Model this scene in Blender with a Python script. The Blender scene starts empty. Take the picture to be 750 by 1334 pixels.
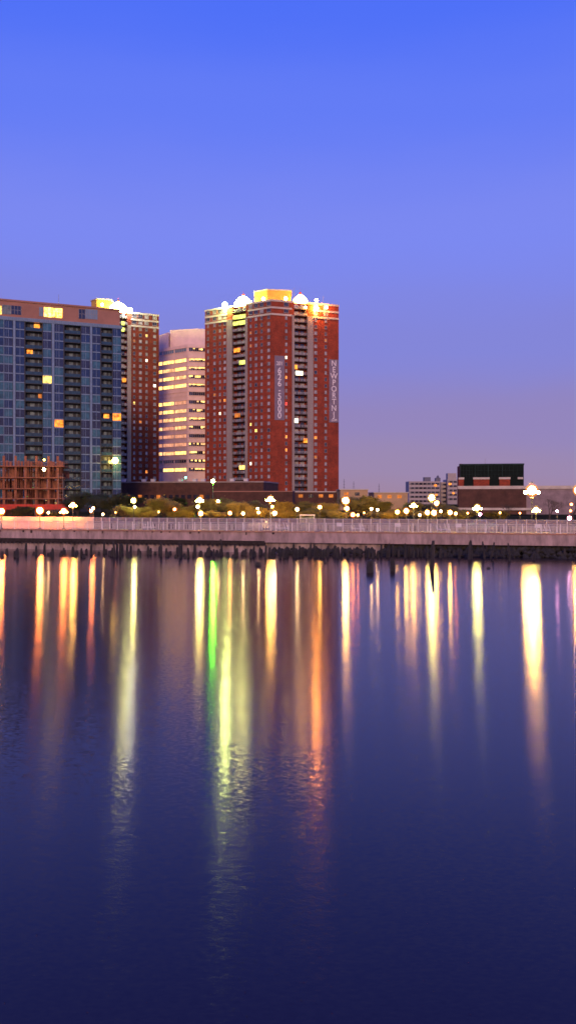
import bpy, math, random
from mathutils import Matrix, Vector
R = math.radians
rng = random.Random(7)
sc = bpy.context.scene
COL = sc.collection

# ------------------------------------------------------------------ camera model (metres, photo px -> bearings)
CH = 7.0          # camera height over the water
F = 1100.0        # focal length in photo pixels
HY = 650.0        # photo row of the horizon
GZ = 2.65         # height of the land over the water

def kx(px): return (px - 375.0) / F
def zat(py, Y): return CH + (HY - py) / F * Y

# ------------------------------------------------------------------ materials
def new_mat(name):
    m = bpy.data.materials.new(name); m.use_nodes = True
    nt = m.node_tree; nt.nodes.clear()
    return m, nt
def rgba(c): return (c[0], c[1], c[2], 1.0)

def pbr(name, c, rough=.7, metal=0.0, var=.18, scale=1.5, spec=.5, bump=0.0, c2=None, stretch=(1, 1, 1), bscale=None):
    m, nt = new_mat(name); N = nt.nodes; L = nt.links
    out = N.new('ShaderNodeOutputMaterial'); b = N.new('ShaderNodeBsdfPrincipled')
    b.inputs['Roughness'].default_value = rough; b.inputs['Metallic'].default_value = metal
    b.inputs['Specular IOR Level'].default_value = spec
    g = N.new('ShaderNodeNewGeometry'); mp = N.new('ShaderNodeMapping'); mp.inputs['Scale'].default_value = stretch
    L.new(g.outputs['Position'], mp.inputs['Vector'])
    n = N.new('ShaderNodeTexNoise'); n.inputs['Scale'].default_value = scale; n.inputs['Detail'].default_value = 6
    n.inputs['Roughness'].default_value = .65
    L.new(mp.outputs['Vector'], n.inputs['Vector'])
    r = N.new('ShaderNodeValToRGB')
    a = c2 if c2 else tuple(x * (1 - var * 1.6) for x in c)
    bb = tuple(min(1, x * (1 + var)) for x in c)
    r.color_ramp.elements[0].position = .3; r.color_ramp.elements[0].color = rgba(a)
    r.color_ramp.elements[1].position = .7; r.color_ramp.elements[1].color = rgba(bb)
    L.new(n.outputs['Fac'], r.inputs['Fac']); L.new(r.outputs['Color'], b.inputs['Base Color'])
    if bump:
        n2 = N.new('ShaderNodeTexNoise'); n2.inputs['Scale'].default_value = bscale or scale * 8; n2.inputs['Detail'].default_value = 4
        L.new(g.outputs['Position'], n2.inputs['Vector'])
        bp = N.new('ShaderNodeBump'); bp.inputs['Strength'].default_value = bump; bp.inputs['Distance'].default_value = .05
        L.new(n2.outputs['Fac'], bp.inputs['Height']); L.new(bp.outputs['Normal'], b.inputs['Normal'])
    L.new(b.outputs['BSDF'], out.inputs['Surface'])
    return m

def brick(name, c1, c2, mortar):
    m, nt = new_mat(name); N = nt.nodes; L = nt.links
    out = N.new('ShaderNodeOutputMaterial'); b = N.new('ShaderNodeBsdfPrincipled'); b.inputs['Roughness'].default_value = .85
    g = N.new('ShaderNodeNewGeometry'); sp = N.new('ShaderNodeSeparateXYZ'); L.new(g.outputs['Position'], sp.inputs[0])
    ad = N.new('ShaderNodeMath'); ad.operation = 'ADD'; L.new(sp.outputs[0], ad.inputs[0]); L.new(sp.outputs[1], ad.inputs[1])
    cb = N.new('ShaderNodeCombineXYZ'); L.new(ad.outputs[0], cb.inputs[0]); L.new(sp.outputs[2], cb.inputs[1])
    br = N.new('ShaderNodeTexBrick'); br.inputs['Scale'].default_value = 1.0
    br.inputs['Brick Width'].default_value = .5; br.inputs['Row Height'].default_value = .2; br.inputs['Mortar Size'].default_value = .018
    br.inputs['Color1'].default_value = rgba(c1); br.inputs['Color2'].default_value = rgba(c2); br.inputs['Mortar'].default_value = rgba(mortar)
    L.new(cb.outputs[0], br.inputs['Vector'])
    n = N.new('ShaderNodeTexNoise'); n.inputs['Scale'].default_value = .22; n.inputs['Detail'].default_value = 8; n.inputs['Roughness'].default_value = .75
    L.new(g.outputs['Position'], n.inputs['Vector'])
    r = N.new('ShaderNodeValToRGB'); r.color_ramp.elements[0].position = .3; r.color_ramp.elements[0].color = (.5, .5, .5, 1)
    r.color_ramp.elements[1].position = .7; r.color_ramp.elements[1].color = (1.3, 1.25, 1.2, 1)
    L.new(n.outputs['Fac'], r.inputs['Fac'])
    mx = N.new('ShaderNodeMix'); mx.data_type = 'RGBA'; mx.blend_type = 'MULTIPLY'; mx.inputs[0].default_value = 1
    L.new(br.outputs['Color'], mx.inputs[6]); L.new(r.outputs['Color'], mx.inputs[7]); L.new(mx.outputs[2], b.inputs['Base Color'])
    L.new(b.outputs['BSDF'], out.inputs['Surface'])
    return m

def glass(name, c, rough=.08, metal=.0, spec=.9):
    m = pbr(name, c, rough, metal, var=.35, scale=.6, spec=spec)
    return m

def glow(name, c, s, var=0.0, scale=1.0):
    m, nt = new_mat(name); N = nt.nodes; L = nt.links
    out = N.new('ShaderNodeOutputMaterial'); e = N.new('ShaderNodeEmission'); e.inputs['Color'].default_value = rgba(c)
    e.inputs['Strength'].default_value = s
    if var:
        g = N.new('ShaderNodeNewGeometry'); n = N.new('ShaderNodeTexNoise'); n.inputs['Scale'].default_value = scale
        n.inputs['Detail'].default_value = 5
        L.new(g.outputs['Position'], n.inputs['Vector'])
        mr = N.new('ShaderNodeMapRange'); mr.inputs[1].default_value = .35; mr.inputs[2].default_value = .65
        mr.inputs[3].default_value = s * (1 - var); mr.inputs[4].default_value = s * (1 + var)
        L.new(n.outputs['Fac'], mr.inputs[0]); L.new(mr.outputs[0], e.inputs['Strength'])
    L.new(e.outputs[0], out.inputs['Surface'])
    return m

def halo_glass(name, c, mixf=.4, st=2.2):
    """glowing frosted lamp glass: mostly see-through, brighter towards its rim"""
    m, nt = new_mat(name); N = nt.nodes; L = nt.links
    out = N.new('ShaderNodeOutputMaterial'); e = N.new('ShaderNodeEmission'); c = (c[0], c[1] * .62, c[2] * .45)
    e.inputs['Color'].default_value = rgba(c); e.inputs['Strength'].default_value = st
    t = N.new('ShaderNodeBsdfTransparent'); mx = N.new('ShaderNodeMixShader'); mx.inputs[0].default_value = mixf
    L.new(t.outputs[0], mx.inputs[1]); L.new(e.outputs[0], mx.inputs[2]); L.new(mx.outputs[0], out.inputs['Surface'])
    return m

def mesh_fence(name, c, a):
    """wire netting: see-through diamond pattern in the panel itself"""
    m, nt = new_mat(name); N = nt.nodes; L = nt.links
    out = N.new('ShaderNodeOutputMaterial'); b = N.new('ShaderNodeBsdfPrincipled'); b.inputs['Base Color'].default_value = rgba(c)
    b.inputs['Roughness'].default_value = .6
    t = N.new('ShaderNodeBsdfTransparent'); mx = N.new('ShaderNodeMixShader')
    g = N.new('ShaderNodeNewGeometry'); n = N.new('ShaderNodeTexNoise'); n.inputs['Scale'].default_value = 1.1; n.inputs['Detail'].default_value = 3
    L.new(g.outputs['Position'], n.inputs['Vector'])
    mr = N.new('ShaderNodeMapRange'); mr.inputs[3].default_value = a - .15; mr.inputs[4].default_value = a + .15
    L.new(n.outputs['Fac'], mr.inputs[0]); L.new(mr.outputs[0], mx.inputs[0])
    L.new(t.outputs[0], mx.inputs[1]); L.new(b.outputs[0], mx.inputs[2]); L.new(mx.outputs[0], out.inputs['Surface'])
    return m

M = {}
M['brick'] = brick('red_brick', (.36, .046, .014), (.23, .028, .010), (.24, .07, .035))
M['brickb'] = brick('red_brick_dark', (.25, .032, .011), (.17, .020, .008), (.17, .05, .028))
M['brown'] = pbr('brown_panel', (.36, .17, .12), .75, scale=.15, var=.15)
M['brownb'] = pbr('brown_brick', (.09, .036, .024), .85, scale=.4, var=.3)
M['pale'] = pbr('pale_precast', (.32, .255, .22), .7, scale=.3, var=.12, stretch=(1, 1, .2))
M['cream'] = pbr('cream_band', (.55, .48, .40), .7, scale=.4, var=.12)
M['office'] = pbr('office_cladding', (.86, .62, .56), .55, scale=.3, var=.08)
M['steelblue'] = pbr('pale_mullion', (.17, .25, .36), .4, scale=.8, var=.12)
M['winframe'] = pbr('window_frame_grey', (.28, .26, .27), .5, scale=1)
M['blind'] = pbr('window_blind', (.42, .38, .38), .35, scale=.35, var=.6)
M['dwin'] = glass('window_dark', (.030, .028, .045))
M['winmid'] = pbr('window_half_blind', (.10, .075, .085), .3, scale=.4, var=.6)
M['g1'] = glass('glass_navy', (.012, .034, .10), .10)
M['g2'] = glass('glass_teal', (.035, .12, .165), .12)
M['g3'] = glass('glass_violet', (.022, .028, .06), .10)
M['bglass'] = glass('balcony_glass', (.018, .055, .07), .15)
M['bdark'] = pbr('balcony_dark', (.030, .036, .045), .6)
M['bslab'] = pbr('balcony_slab', (.06, .035, .03), .8)
M['brail'] = pbr('balcony_rail', (.34, .34, .35), .6, scale=2.2, var=.5, stretch=(1, 1, .05))
M['door'] = pbr('balcony_door', (.16, .21, .21), .3, scale=.7, var=.5)
M['concrete'] = pbr('deck_concrete', (.37, .26, .24), .8, scale=.9, var=.32, bump=.3, stretch=(1.2, 1.2, .35))
M['seawall'] = pbr('seawall_concrete', (.32, .24, .23), .8, scale=.7, var=.5, stretch=(1, 1, .2))
M['fender'] = pbr('fender_timber', (.030, .020, .018), .9, scale=3, var=.5)
M['pile'] = pbr('wet_timber', (.028, .022, .020), .75, scale=4, var=.6, bump=.6, stretch=(1, 1, .2))
M['rock'] = pbr('wet_rock', (.035, .032, .026), .85, scale=1.4, var=.6, bump=.5)
M['white'] = pbr('white_paint', (.62, .58, .58), .5, scale=2, var=.1)
M['greyrail'] = pbr('rail_grey', (.36, .34, .37), .5, scale=2, var=.15)
M['net'] = mesh_fence('fence_netting', (.38, .30, .32), .42)
M['hoard'] = pbr('hoarding', (.62, .46, .40), .7, scale=.6, var=.15)
M['pole'] = pbr('pole_paint', (.05, .055, .05), .45, scale=3)
M['trunk'] = pbr('bark', (.075, .055, .04), .9, scale=6, bump=.5)
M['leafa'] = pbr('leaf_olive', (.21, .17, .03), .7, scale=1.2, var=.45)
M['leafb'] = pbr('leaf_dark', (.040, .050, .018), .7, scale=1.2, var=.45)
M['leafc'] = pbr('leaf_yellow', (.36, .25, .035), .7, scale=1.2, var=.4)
M['raw'] = pbr('raw_concrete_red', (.36, .13, .07), .85, scale=.5, var=.3)
M['prop'] = pbr('rusty_prop', (.30, .10, .05), .7, scale=1, var=.4)
M['redtarp'] = pbr('red_netting', (.62, .045, .02), .7, scale=.8, var=.2)
M['darkroof'] = pbr('dark_roof', (.03, .028, .03), .8)
M['greenclad'] = pbr('dark_green_cladding', (.02, .038, .034), .8, spec=.1, scale=.6, var=.3)
M['greenglass'] = pbr('dark_green_glass', (.006, .012, .011), .7, spec=.1)
M['tan'] = pbr('tan_wall', (.50, .33, .17), .8, scale=.2, var=.15)
M['far'] = pbr('far_concrete', (.42, .36, .34), .8, scale=.1, var=.1)
M['wing'] = pbr('pinkish_render', (.26, .19, .20), .8, scale=.5, var=.25)  # pinkish tone stands in for lamp glow on a greyish wall
M['slate'] = pbr('slate_blue_wall', (.13, .13, .17), .7, scale=.4, var=.2)
M['tyre'] = pbr('rubber', (.02, .02, .02), .9)
M['carw'] = pbr('car_white', (.6, .6, .62), .25, scale=.5, var=.05)
M['carb'] = pbr('car_blue', (.08, .14, .28), .25, scale=.5, var=.05)
M['card'] = pbr('car_dark', (.03, .03, .035), .25, scale=.5, var=.05)
M['carr'] = pbr('car_red', (.22, .03, .02), .25, scale=.5, var=.05)
M['cloth'] = pbr('banner_cloth', (.22, .17, .22), .8, scale=.5, var=.12)
M['letter'] = pbr('banner_letters', (.78, .70, .70), .7, scale=2, var=.05)
M['gold'] = pbr('ochre_render', (.62, .36, .07), .8, scale=.4, var=.15)
M['asphalt'] = pbr('asphalt', (.05, .048, .05), .9, scale=.8, var=.3, bump=.3)
M['grassg'] = pbr('park_ground', (.06, .055, .025), 1.0, spec=0, scale=.15, var=.5, bump=.4)
M['line'] = pbr('road_paint', (.7, .68, .62), .7)
M['kerb'] = pbr('kerb_stone', (.35, .32, .31), .8)
M['paving'] = pbr('paving', (.22, .19, .18), .8, scale=1.3, var=.2, bump=.2)
# lit things
M['wy'] = glow('lit_yellow', (1, .62, .14), 2.2, .6, .9)
M['wy4'] = glow('lit_bright_yellow', (1, .60, .10), 4.5, .8, 1.3)
M['wo'] = glow('lit_orange', (1, .27, .035), 2.0, .6, .9)
M['wo2'] = glow('lit_dim_orange', (1, .28, .06), .75, .4, .9)
M['ww'] = glow('lit_white', (1, .85, .6), 4.0, .4, .9)
M['wr'] = glow('lit_red', (1, .05, .03), 2.5, .4, .9)
M['wg'] = glow('lit_green', (.95, 1, .2), 1.6, .5, .9)
M['offy'] = glow('office_lit_yellow', (1, .60, .16), 2.8, .4, .7)
M['offo'] = glow('office_lit_orange', (1, .50, .20), 1.6, .5, .6)
M['offp'] = glow('office_lit_dim', (1, .42, .24), .95, .3, .6)
M['dome'] = glow('lit_dome', (.95, .90, .26), 60, .3, .5)  # floodlight falling on the roof domes, put in as emission
M['domeo'] = glow('lit_dome_orange', (1, .46, .1), 30, .3, .5)  # the same painted floodlight glow, in orange

# ------------------------------------------------------------------ geometry helpers
def base(o):
    v = Vector((0, 0, 0))
    while o is not None:
        v = v + o.location; o = o.parent
    return v

class MB:
    def __init__(s): s.v = []; s.f = []; s.m = []
    def add(s, vs, fs, mi=0):
        o = len(s.v); s.v += [tuple(v) for v in vs]
        s.f += [tuple(i + o for i in f) for f in fs]; s.m += [mi] * len(fs)
    def hexa(s, p, mi=0):   # 8 corners: bottom loop 0-3, top loop 4-7
        s.add(p, [(3, 2, 1, 0), (4, 5, 6, 7), (0, 1, 5, 4), (1, 2, 6, 5), (2, 3, 7, 6), (3, 0, 4, 7)], mi)
    def box(s, x0, x1, y0, y1, z0, z1, mi=0):
        s.hexa([(x0, y0, z0), (x1, y0, z0), (x1, y1, z0), (x0, y1, z0), (x0, y0, z1), (x1, y0, z1), (x1, y1, z1), (x0, y1, z1)], mi)
    def prism(s, pts, z0, z1, mi=0):
        n = len(pts)
        s.add([(x, y, z0) for x, y in pts] + [(x, y, z1) for x, y in pts],
              [tuple(reversed(range(n))), tuple(range(n, 2 * n))] + [(i, (i + 1) % n, (i + 1) % n + n, i + n) for i in range(n)], mi)
    def tube(s, a, b, ra, rb, n=8, mi=0, cap=True):
        a = Vector(a); b = Vector(b); d = (b - a).normalized()
        q = d.to_track_quat('Z', 'Y'); vs = []
        for c, r in ((a, ra), (b, rb)):
            for i in range(n):
                t = 2 * math.pi * i / n
                vs.append(c + q @ Vector((math.cos(t) * r, math.sin(t) * r, 0)))
        fs = [(i, (i + 1) % n, (i + 1) % n + n, i + n) for i in range(n)]
        if cap: fs += [tuple(reversed(range(n))), tuple(range(n, 2 * n))]
        s.add(vs, fs, mi)
    def lathe(s, prof, c=(0, 0, 0), n=12, mi=0):   # prof: (r,z)
        vs = []; k = len(prof)
        for r, z in prof:
            for i in range(n):
                t = 2 * math.pi * i / n; vs.append((c[0] + r * math.cos(t), c[1] + r * math.sin(t), c[2] + z))
        fs = [(j * n + i, j * n + (i + 1) % n, (j + 1) * n + (i + 1) % n, (j + 1) * n + i) for j in range(k - 1) for i in range(n)]
        fs += [tuple(reversed(range(n))), tuple(range((k - 1) * n, k * n))]
        s.add(vs, fs, mi)
    def sphere(s, c, r, n=12, mi=0, sz=1.0):
        s.lathe([(r * math.sin(math.pi * j / 8) + 1e-4, -r * sz * math.cos(math.pi * j / 8)) for j in range(9)], c, n, mi)
    def mesh(s, name, mats, off=Vector((0, 0, 0)), smooth=False):
        me = bpy.data.meshes.new(name)
        me.from_pydata([(v[0] - off[0], v[1] - off[1], v[2] - off[2]) for v in s.v], [], s.f)
        for m in (mats if isinstance(mats, (list, tuple)) else [mats]): me.materials.append(m)
        me.polygons.foreach_set('material_index', s.m)
        if smooth: me.polygons.foreach_set('use_smooth', [True] * len(me.polygons))
        me.update(); return me
    def build(s, name, mats, parent=None, at=None, smooth=False):
        off = base(parent) if parent is not None else Vector(at or (0, 0, 0))
        o = bpy.data.objects.new(name, s.mesh(name, mats, off, smooth)); COL.objects.link(o)
        if parent is not None: o.parent = parent
        else: o.location = off
        return o

def tag(o, label=None, cat=None, group=None, kind=None):
    if label: o['label'] = label
    if cat: o['category'] = cat
    if group: o['group'] = group
    if kind: o['kind'] = kind
    return o
def thing(name, loc, label, cat, group=None, rz=0):
    o = bpy.data.objects.new(name, None); COL.objects.link(o); o.location = loc; o.rotation_euler = (0, 0, rz)
    o.empty_display_size = .5
    return tag(o, label, cat, group)
def inst(name, me, parent, loc, rz=0, scale=None, kind=None):
    """child with shared mesh; loc in world space"""
    o = bpy.data.objects.new(name, me); COL.objects.link(o)
    if parent is not None:
        o.parent = parent; loc = Vector(loc) - base(parent)
    o.location = loc; o.rotation_euler = (0, 0, rz)
    if scale: o.scale = scale
    if kind: o['kind'] = kind
    return o
def struct(name, mb, mats): return tag(mb.build(name, mats), kind='structure')

class Fr:
    """a facade plane: a runs left to right along it, d is outward, z up"""
    def __init__(s, px0, Y0, px1, Y1):
        p0 = Vector((kx(px0) * Y0, Y0)); p1 = Vector((kx(px1) * Y1, Y1))
        s.P = p0; s.u = (p1 - p0).normalized(); s.n = Vector((s.u.y, -s.u.x)); s.L = (p1 - p0).length
        s.ang = math.atan2(s.u.y, s.u.x)
    def off(s, d):
        r = Fr.__new__(Fr); r.P = s.P + s.n * d; r.u = s.u; r.n = s.n; r.L = s.L; r.ang = s.ang; return r
    def a(s, px): k = kx(px); return (k * s.P.y - s.P.x) / (s.u.x - k * s.u.y)
    def Y(s, px): return s.P.y + s.u.y * s.a(px)
    def z(s, px, py): return zat(py, s.Y(px))
    def w(s, a, d=0, z=0): p = s.P + s.u * a + s.n * d; return (p.x, p.y, z)
    def xy(s, a, d=0): p = s.P + s.u * a + s.n * d; return (p.x, p.y)
    def box(s, mb, a0, a1, d0, d1, z0, z1, mi=0):
        mb.hexa([s.w(a0, d1, z0), s.w(a1, d1, z0), s.w(a1, d0, z0), s.w(a0, d0, z0),
                 s.w(a0, d1, z1), s.w(a1, d1, z1), s.w(a1, d0, z1), s.w(a0, d0, z1)], mi)

# local-frame unit window (x along facade, -y outward, z up from sill); used through inst with rz = fr.ang
def win_mesh(w, h, gl, fr_m, sill=True, fw=.12, mull=1, name='window'):
    mb = MB()
    mb.box(-w / 2, w / 2, -.03, .0, 0, h, 0)                      # pane
    for x in (-w / 2, w / 2 - fw): mb.box(x, x + fw, -.10, -.03, 0, h, 1)
    mb.box(-w / 2 + fw, w / 2 - fw, -.10, -.03, h - fw, h, 1); mb.box(-w / 2 + fw, w / 2 - fw, -.10, -.03, 0, fw, 1)
    for k in range(mull):
        x = -w / 2 + w * (k + 1) / (mull + 1); mb.box(x - .04, x + .04, -.08, -.03, fw, h - fw, 1)
    if sill: mb.box(-w / 2 - .15, w / 2 + .15, -.18, 0, -.14, 0, 1)
    return mb.mesh(name, [gl, fr_m])
def win_into(mb, fr, a, z, w, h, gi, fi, fw=.12):
    fr.box(mb, a - w / 2, a + w / 2, 0, .03, z, z + h, gi)
    for x in (a - w / 2, a + w / 2 - fw): fr.box(mb, x, x + fw, .03, .10, z, z + h, fi)
    fr.box(mb, a - w / 2 + fw, a + w / 2 - fw, .03, .10, z + h - fw, z + h, fi)
    fr.box(mb, a - w / 2 - .15, a + w / 2 + .15, 0, .18, z - .14, z, fi)

# ------------------------------------------------------------------ world and lights
SUN_EL, SUN_AZ = 14.0, 181.5      # afterglow, from behind-left of the camera (azimuth of the source, 0=+Y, clockwise)
def make_world():
    w = bpy.data.worlds.new('World'); sc.world = w; w.use_nodes = True
    nt = w.node_tree; N = nt.nodes; L = nt.links; N.clear()
    out = N.new('ShaderNodeOutputWorld'); bg = N.new('ShaderNodeBackground')
    sky = N.new('ShaderNodeTexSky'); sky.sky_type = 'NISHITA'; sky.sun_disc = False
    sky.sun_elevation = R(SUN_EL); sky.sun_rotation = R(SUN_AZ); sky.air_density = 1.0; sky.dust_density = .6; sky.ozone_density = 4
    tc = N.new('ShaderNodeTexCoord'); sp = N.new('ShaderNodeSeparateXYZ'); L.new(tc.outputs['Generated'], sp.inputs[0])
    r = N.new('ShaderNodeValToRGB'); cr = r.color_ramp; cr.interpolation = 'EASE'
    stops = [(-.02, (.34, .225, .37)), (.03, (.32, .225, .42)), (.09, (.285, .215, .49)), (.18, (.225, .225, .68)), (.30, (.20, .245, .88)),
             (.42, (.125, .20, .93)), (.52, (.075, .16, .95)), (.75, (.03, .08, .55)), (1.0, (.012, .035, .30))]
    while len(cr.elements) < len(stops): cr.elements.new(.5)
    for e, (p, c) in zip(cr.elements, stops): e.position = max(0, p); e.color = rgba(c)
    sn = N.new('ShaderNodeTexNoise'); sn.inputs['Scale'].default_value = 2.2; sn.inputs['Detail'].default_value = 5
    smp = N.new('ShaderNodeMapping'); smp.inputs['Scale'].default_value = (1, 1, 4); L.new(tc.outputs['Generated'], smp.inputs['Vector']); L.new(smp.outputs[0], sn.inputs['Vector'])
    sm = N.new('ShaderNodeMath'); sm.operation = 'MULTIPLY_ADD'; sm.inputs[1].default_value = .07; L.new(sn.outputs['Fac'], sm.inputs[0])
    so_ = N.new('ShaderNodeMath'); so_.operation = 'SUBTRACT'; so_.inputs[1].default_value = .035; L.new(sp.outputs[2], so_.inputs[0]); L.new(so_.outputs[0], sm.inputs[2])
    L.new(sm.outputs[0], r.inputs['Fac'])
    k = N.new('ShaderNodeVectorMath'); k.operation = 'SCALE'; k.inputs['Scale'].default_value = .06
    L.new(sky.outputs[0], k.inputs[0])
    ad = N.new('ShaderNodeVectorMath'); ad.operation = 'ADD'
    sc2 = N.new('ShaderNodeVectorMath'); sc2.operation = 'SCALE'; sc2.inputs['Scale'].default_value = 9.6
    L.new(r.outputs['Color'], sc2.inputs[0]); L.new(k.outputs[0], ad.inputs[0]); L.new(sc2.outputs[0], ad.inputs[1])
    L.new(ad.outputs[0], bg.inputs['Color']); bg.inputs['Strength'].default_value = .1
    L.new(bg.outputs[0], out.inputs['Surface'])
make_world()
sl = bpy.data.lights.new('afterglow', 'SUN'); sl.energy = 2.0; sl.angle = R(14); sl.color = (1, .60, .36)
so = bpy.data.objects.new('afterglow', sl); COL.objects.link(so)
az, el = R(SUN_AZ), R(SUN_EL)
sd = Vector((math.sin(az) * math.cos(el), math.cos(az) * math.cos(el), math.sin(el)))
so.rotation_euler = (-sd).to_track_quat('-Z', 'Y').to_euler()

# ------------------------------------------------------------------ water
W = Fr(0, 118, 750, 101)          # edge of the promenade
WAX, WAY = .06, .20
TGX, TGY = 0, 1
def water_mat():
    m, nt = new_mat('water'); N = nt.nodes; L = nt.links
    out = N.new('ShaderNodeOutputMaterial'); b = N.new('ShaderNodeBsdfAnisotropic'); b.distribution = 'BECKMANN'; b.inputs['Anisotropy'].default_value = -.45
    b.inputs['Color'].default_value = (1, .95, .95, 1)
    df = N.new('ShaderNodeBsdfDiffuse'); df.inputs['Color'].default_value = (.026, .014, .026, 1)
    fr_ = N.new('ShaderNodeFresnel'); fr_.inputs['IOR'].default_value = 1.32
    mixs = N.new('ShaderNodeMixShader'); L.new(fr_.outputs[0], mixs.inputs[0]); L.new(df.outputs[0], mixs.inputs[1])
    c2 = N.new('ShaderNodeBsdfAnisotropic'); c2.distribution = 'BECKMANN'; c2.inputs['Anisotropy'].default_value = -.45   # calmer facets: clear building reflections
    c2.inputs['Color'].default_value = (1, .95, .95, 1); c2.inputs['Roughness'].default_value = .122
    lobes = N.new('ShaderNodeMixShader'); lobes.inputs[0].default_value = .44
    L.new(c2.outputs[0], lobes.inputs[1]); L.new(b.outputs[0], lobes.inputs[2]); L.new(lobes.outputs[0], mixs.inputs[2])
    g = N.new('ShaderNodeNewGeometry')
    def noise(scale, st, det, off=0):
        mp = N.new('ShaderNodeMapping'); mp.inputs['Scale'].default_value = st; mp.inputs['Location'].default_value = (off, off, 0)
        L.new(g.outputs['Position'], mp.inputs['Vector'])
        n = N.new('ShaderNodeTexNoise'); n.inputs['Scale'].default_value = scale; n.inputs['Detail'].default_value = det
        L.new(mp.outputs[0], n.inputs['Vector']); return n
    # ripple slopes: crests run along the shore, so slopes towards the viewer are the larger ones
    def slope(src, ax, ay):
        a = N.new('ShaderNodeVectorMath'); a.operation = 'SUBTRACT'; a.inputs[1].default_value = (.5, .5, .5); L.new(src.outputs['Color'], a.inputs[0])
        b_ = N.new('ShaderNodeVectorMath'); b_.operation = 'MULTIPLY'; b_.inputs[1].default_value = (ax, ay, 0); L.new(a.outputs[0], b_.inputs[0]); return b_
    s1 = slope(noise(16.0, (.5, 1, 1), 4), WAX, WAY); s2 = slope(noise(1.6, (.3, 1, 1), 2, 31), WAX * .06, WAY * .02)
    ad = N.new('ShaderNodeVectorMath'); ad.operation = 'ADD'; L.new(s1.outputs[0], ad.inputs[0]); L.new(s2.outputs[0], ad.inputs[1])
    ad2 = N.new('ShaderNodeVectorMath'); ad2.operation = 'ADD'; ad2.inputs[1].default_value = (0, 0, 1); L.new(ad.outputs[0], ad2.inputs[0])
    nm = N.new('ShaderNodeVectorMath'); nm.operation = 'NORMALIZE'; L.new(ad2.outputs[0], nm.inputs[0])
    L.new(nm.outputs[0], b.inputs['Normal']); L.new(nm.outputs[0], c2.inputs['Normal'])
    # wind-ruffled patches: roughness drifts slowly; sheltered water close under the wall is smoother
    n3 = noise(.05, (.5, 1, 1), 4)
    mr = N.new('ShaderNodeMapRange'); mr.inputs[1].default_value = .3; mr.inputs[2].default_value = .7
    mr.inputs[3].default_value = .18; mr.inputs[4].default_value = .205
    tg = N.new('ShaderNodeCombineXYZ'); tg.inputs[0].default_value = TGX; tg.inputs[1].default_value = TGY; L.new(tg.outputs[0], b.inputs['Tangent']); L.new(tg.outputs[0], c2.inputs['Tangent'])
    L.new(n3.outputs['Fac'], mr.inputs[0])
    L.new(mr.outputs[0], b.inputs['Roughness'])
    L.new(mixs.outputs[0], out.inputs['Surface'])
    return m
M['water'] = water_mat()
mb = MB()
a0, a1 = -700, 800
p0, p1 = W.xy(a0, -1.5), W.xy(a1, -1.5)
mb.add([(p0[0], p0[1], 0), (p1[0], p1[1], 0), (p1[0], -300, 0), (p0[0], -300, 0)], [(3, 2, 1, 0)])
struct('water', mb, M['water'])

# ------------------------------------------------------------------ land, promenade, sea wall
mb = MB()
q0, q1 = W.xy(a0, -7), W.xy(a1, -7)
mb.add([(q0[0], q0[1], GZ - .12), (q1[0], q1[1], GZ - .12), (2000, 2600, GZ - .12), (-2000, 2600, GZ - .12)], [(0, 1, 2, 3)])
struct('ground', mb, M['grassg'])
mb = MB(); W.box(mb, a0, a1, -7, -.6, GZ - 1.3, GZ, 0); struct('promenade', mb, M['paving'])
aj = W.a(345)
mb = MB()
W.box(mb, a0, aj, -.6, 0, 1.55, GZ + .12, 0); W.box(mb, aj, a1, -.6, .12, 1.36, GZ + .12, 0)
for a in range(-60, 140, 5):      # construction joints stand slightly proud
    d = 0 if a < aj else .12
    W.box(mb, a, a + .12, d, d + .03, 1.6, GZ + .1, 0)
tag(mb.build('quay_edge', M['concrete']), 'long pinkish concrete quay edge beam running along the waterfront under the railing', 'quay edge')
cp = MB(); W.box(cp, -90, 160, -.3, .19, GZ + .12, GZ + .17, 0); W.box(cp, -90, 160, .155, .19, GZ + .03, GZ + .117, 0); cp.build('nosing', M['brown'], bpy.data.objects['quay_edge'])
qk = random.Random(12); a = -38.0      # scupper openings at uneven steps under the coping
while a < 40:
    d = .004 if a + .3 < aj else .154; w_ = qk.uniform(.12, .3); z_ = GZ - qk.uniform(.12, .35)
    if not (aj - .5 < a < aj + .2):
        mk = MB(); W.box(mk, a, a + w_, d, d + .05, z_, GZ + .02, 0); mk.build('scupper', M['fender'], bpy.data.objects['quay_edge'])
    a += qk.choice((1.2, 2.1, 2.9, 3.6))
mb = MB(); W.box(mb, a0, aj, -1.3, -.45, -2, 1.3, 0); W.box(mb, aj + .002, W.a(500), -1.3, -.6, -2, 1.36, 0); W.box(mb, W.a(500) + .002, a1, -1.3, -.9, -2, 1.36, 1)
tag(mb.build('sea_wall', [M['seawall'], M['rock']]), 'sea wall dropping from the quay edge into the water', 'sea wall')
mb = MB()
W.box(mb, -80, aj, -.3, .10, 1.0, 1.55, 0)
a = -80
while a < aj - .4:
    W.box(mb, a, a + .28, .10, .26, .85 + rng.random() * .12, 1.5, 0); a += .62
tag(mb.build('timber_fender', M['fender']), 'dark timber fender strip bolted below the left half of the quay edge', 'fender')
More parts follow.
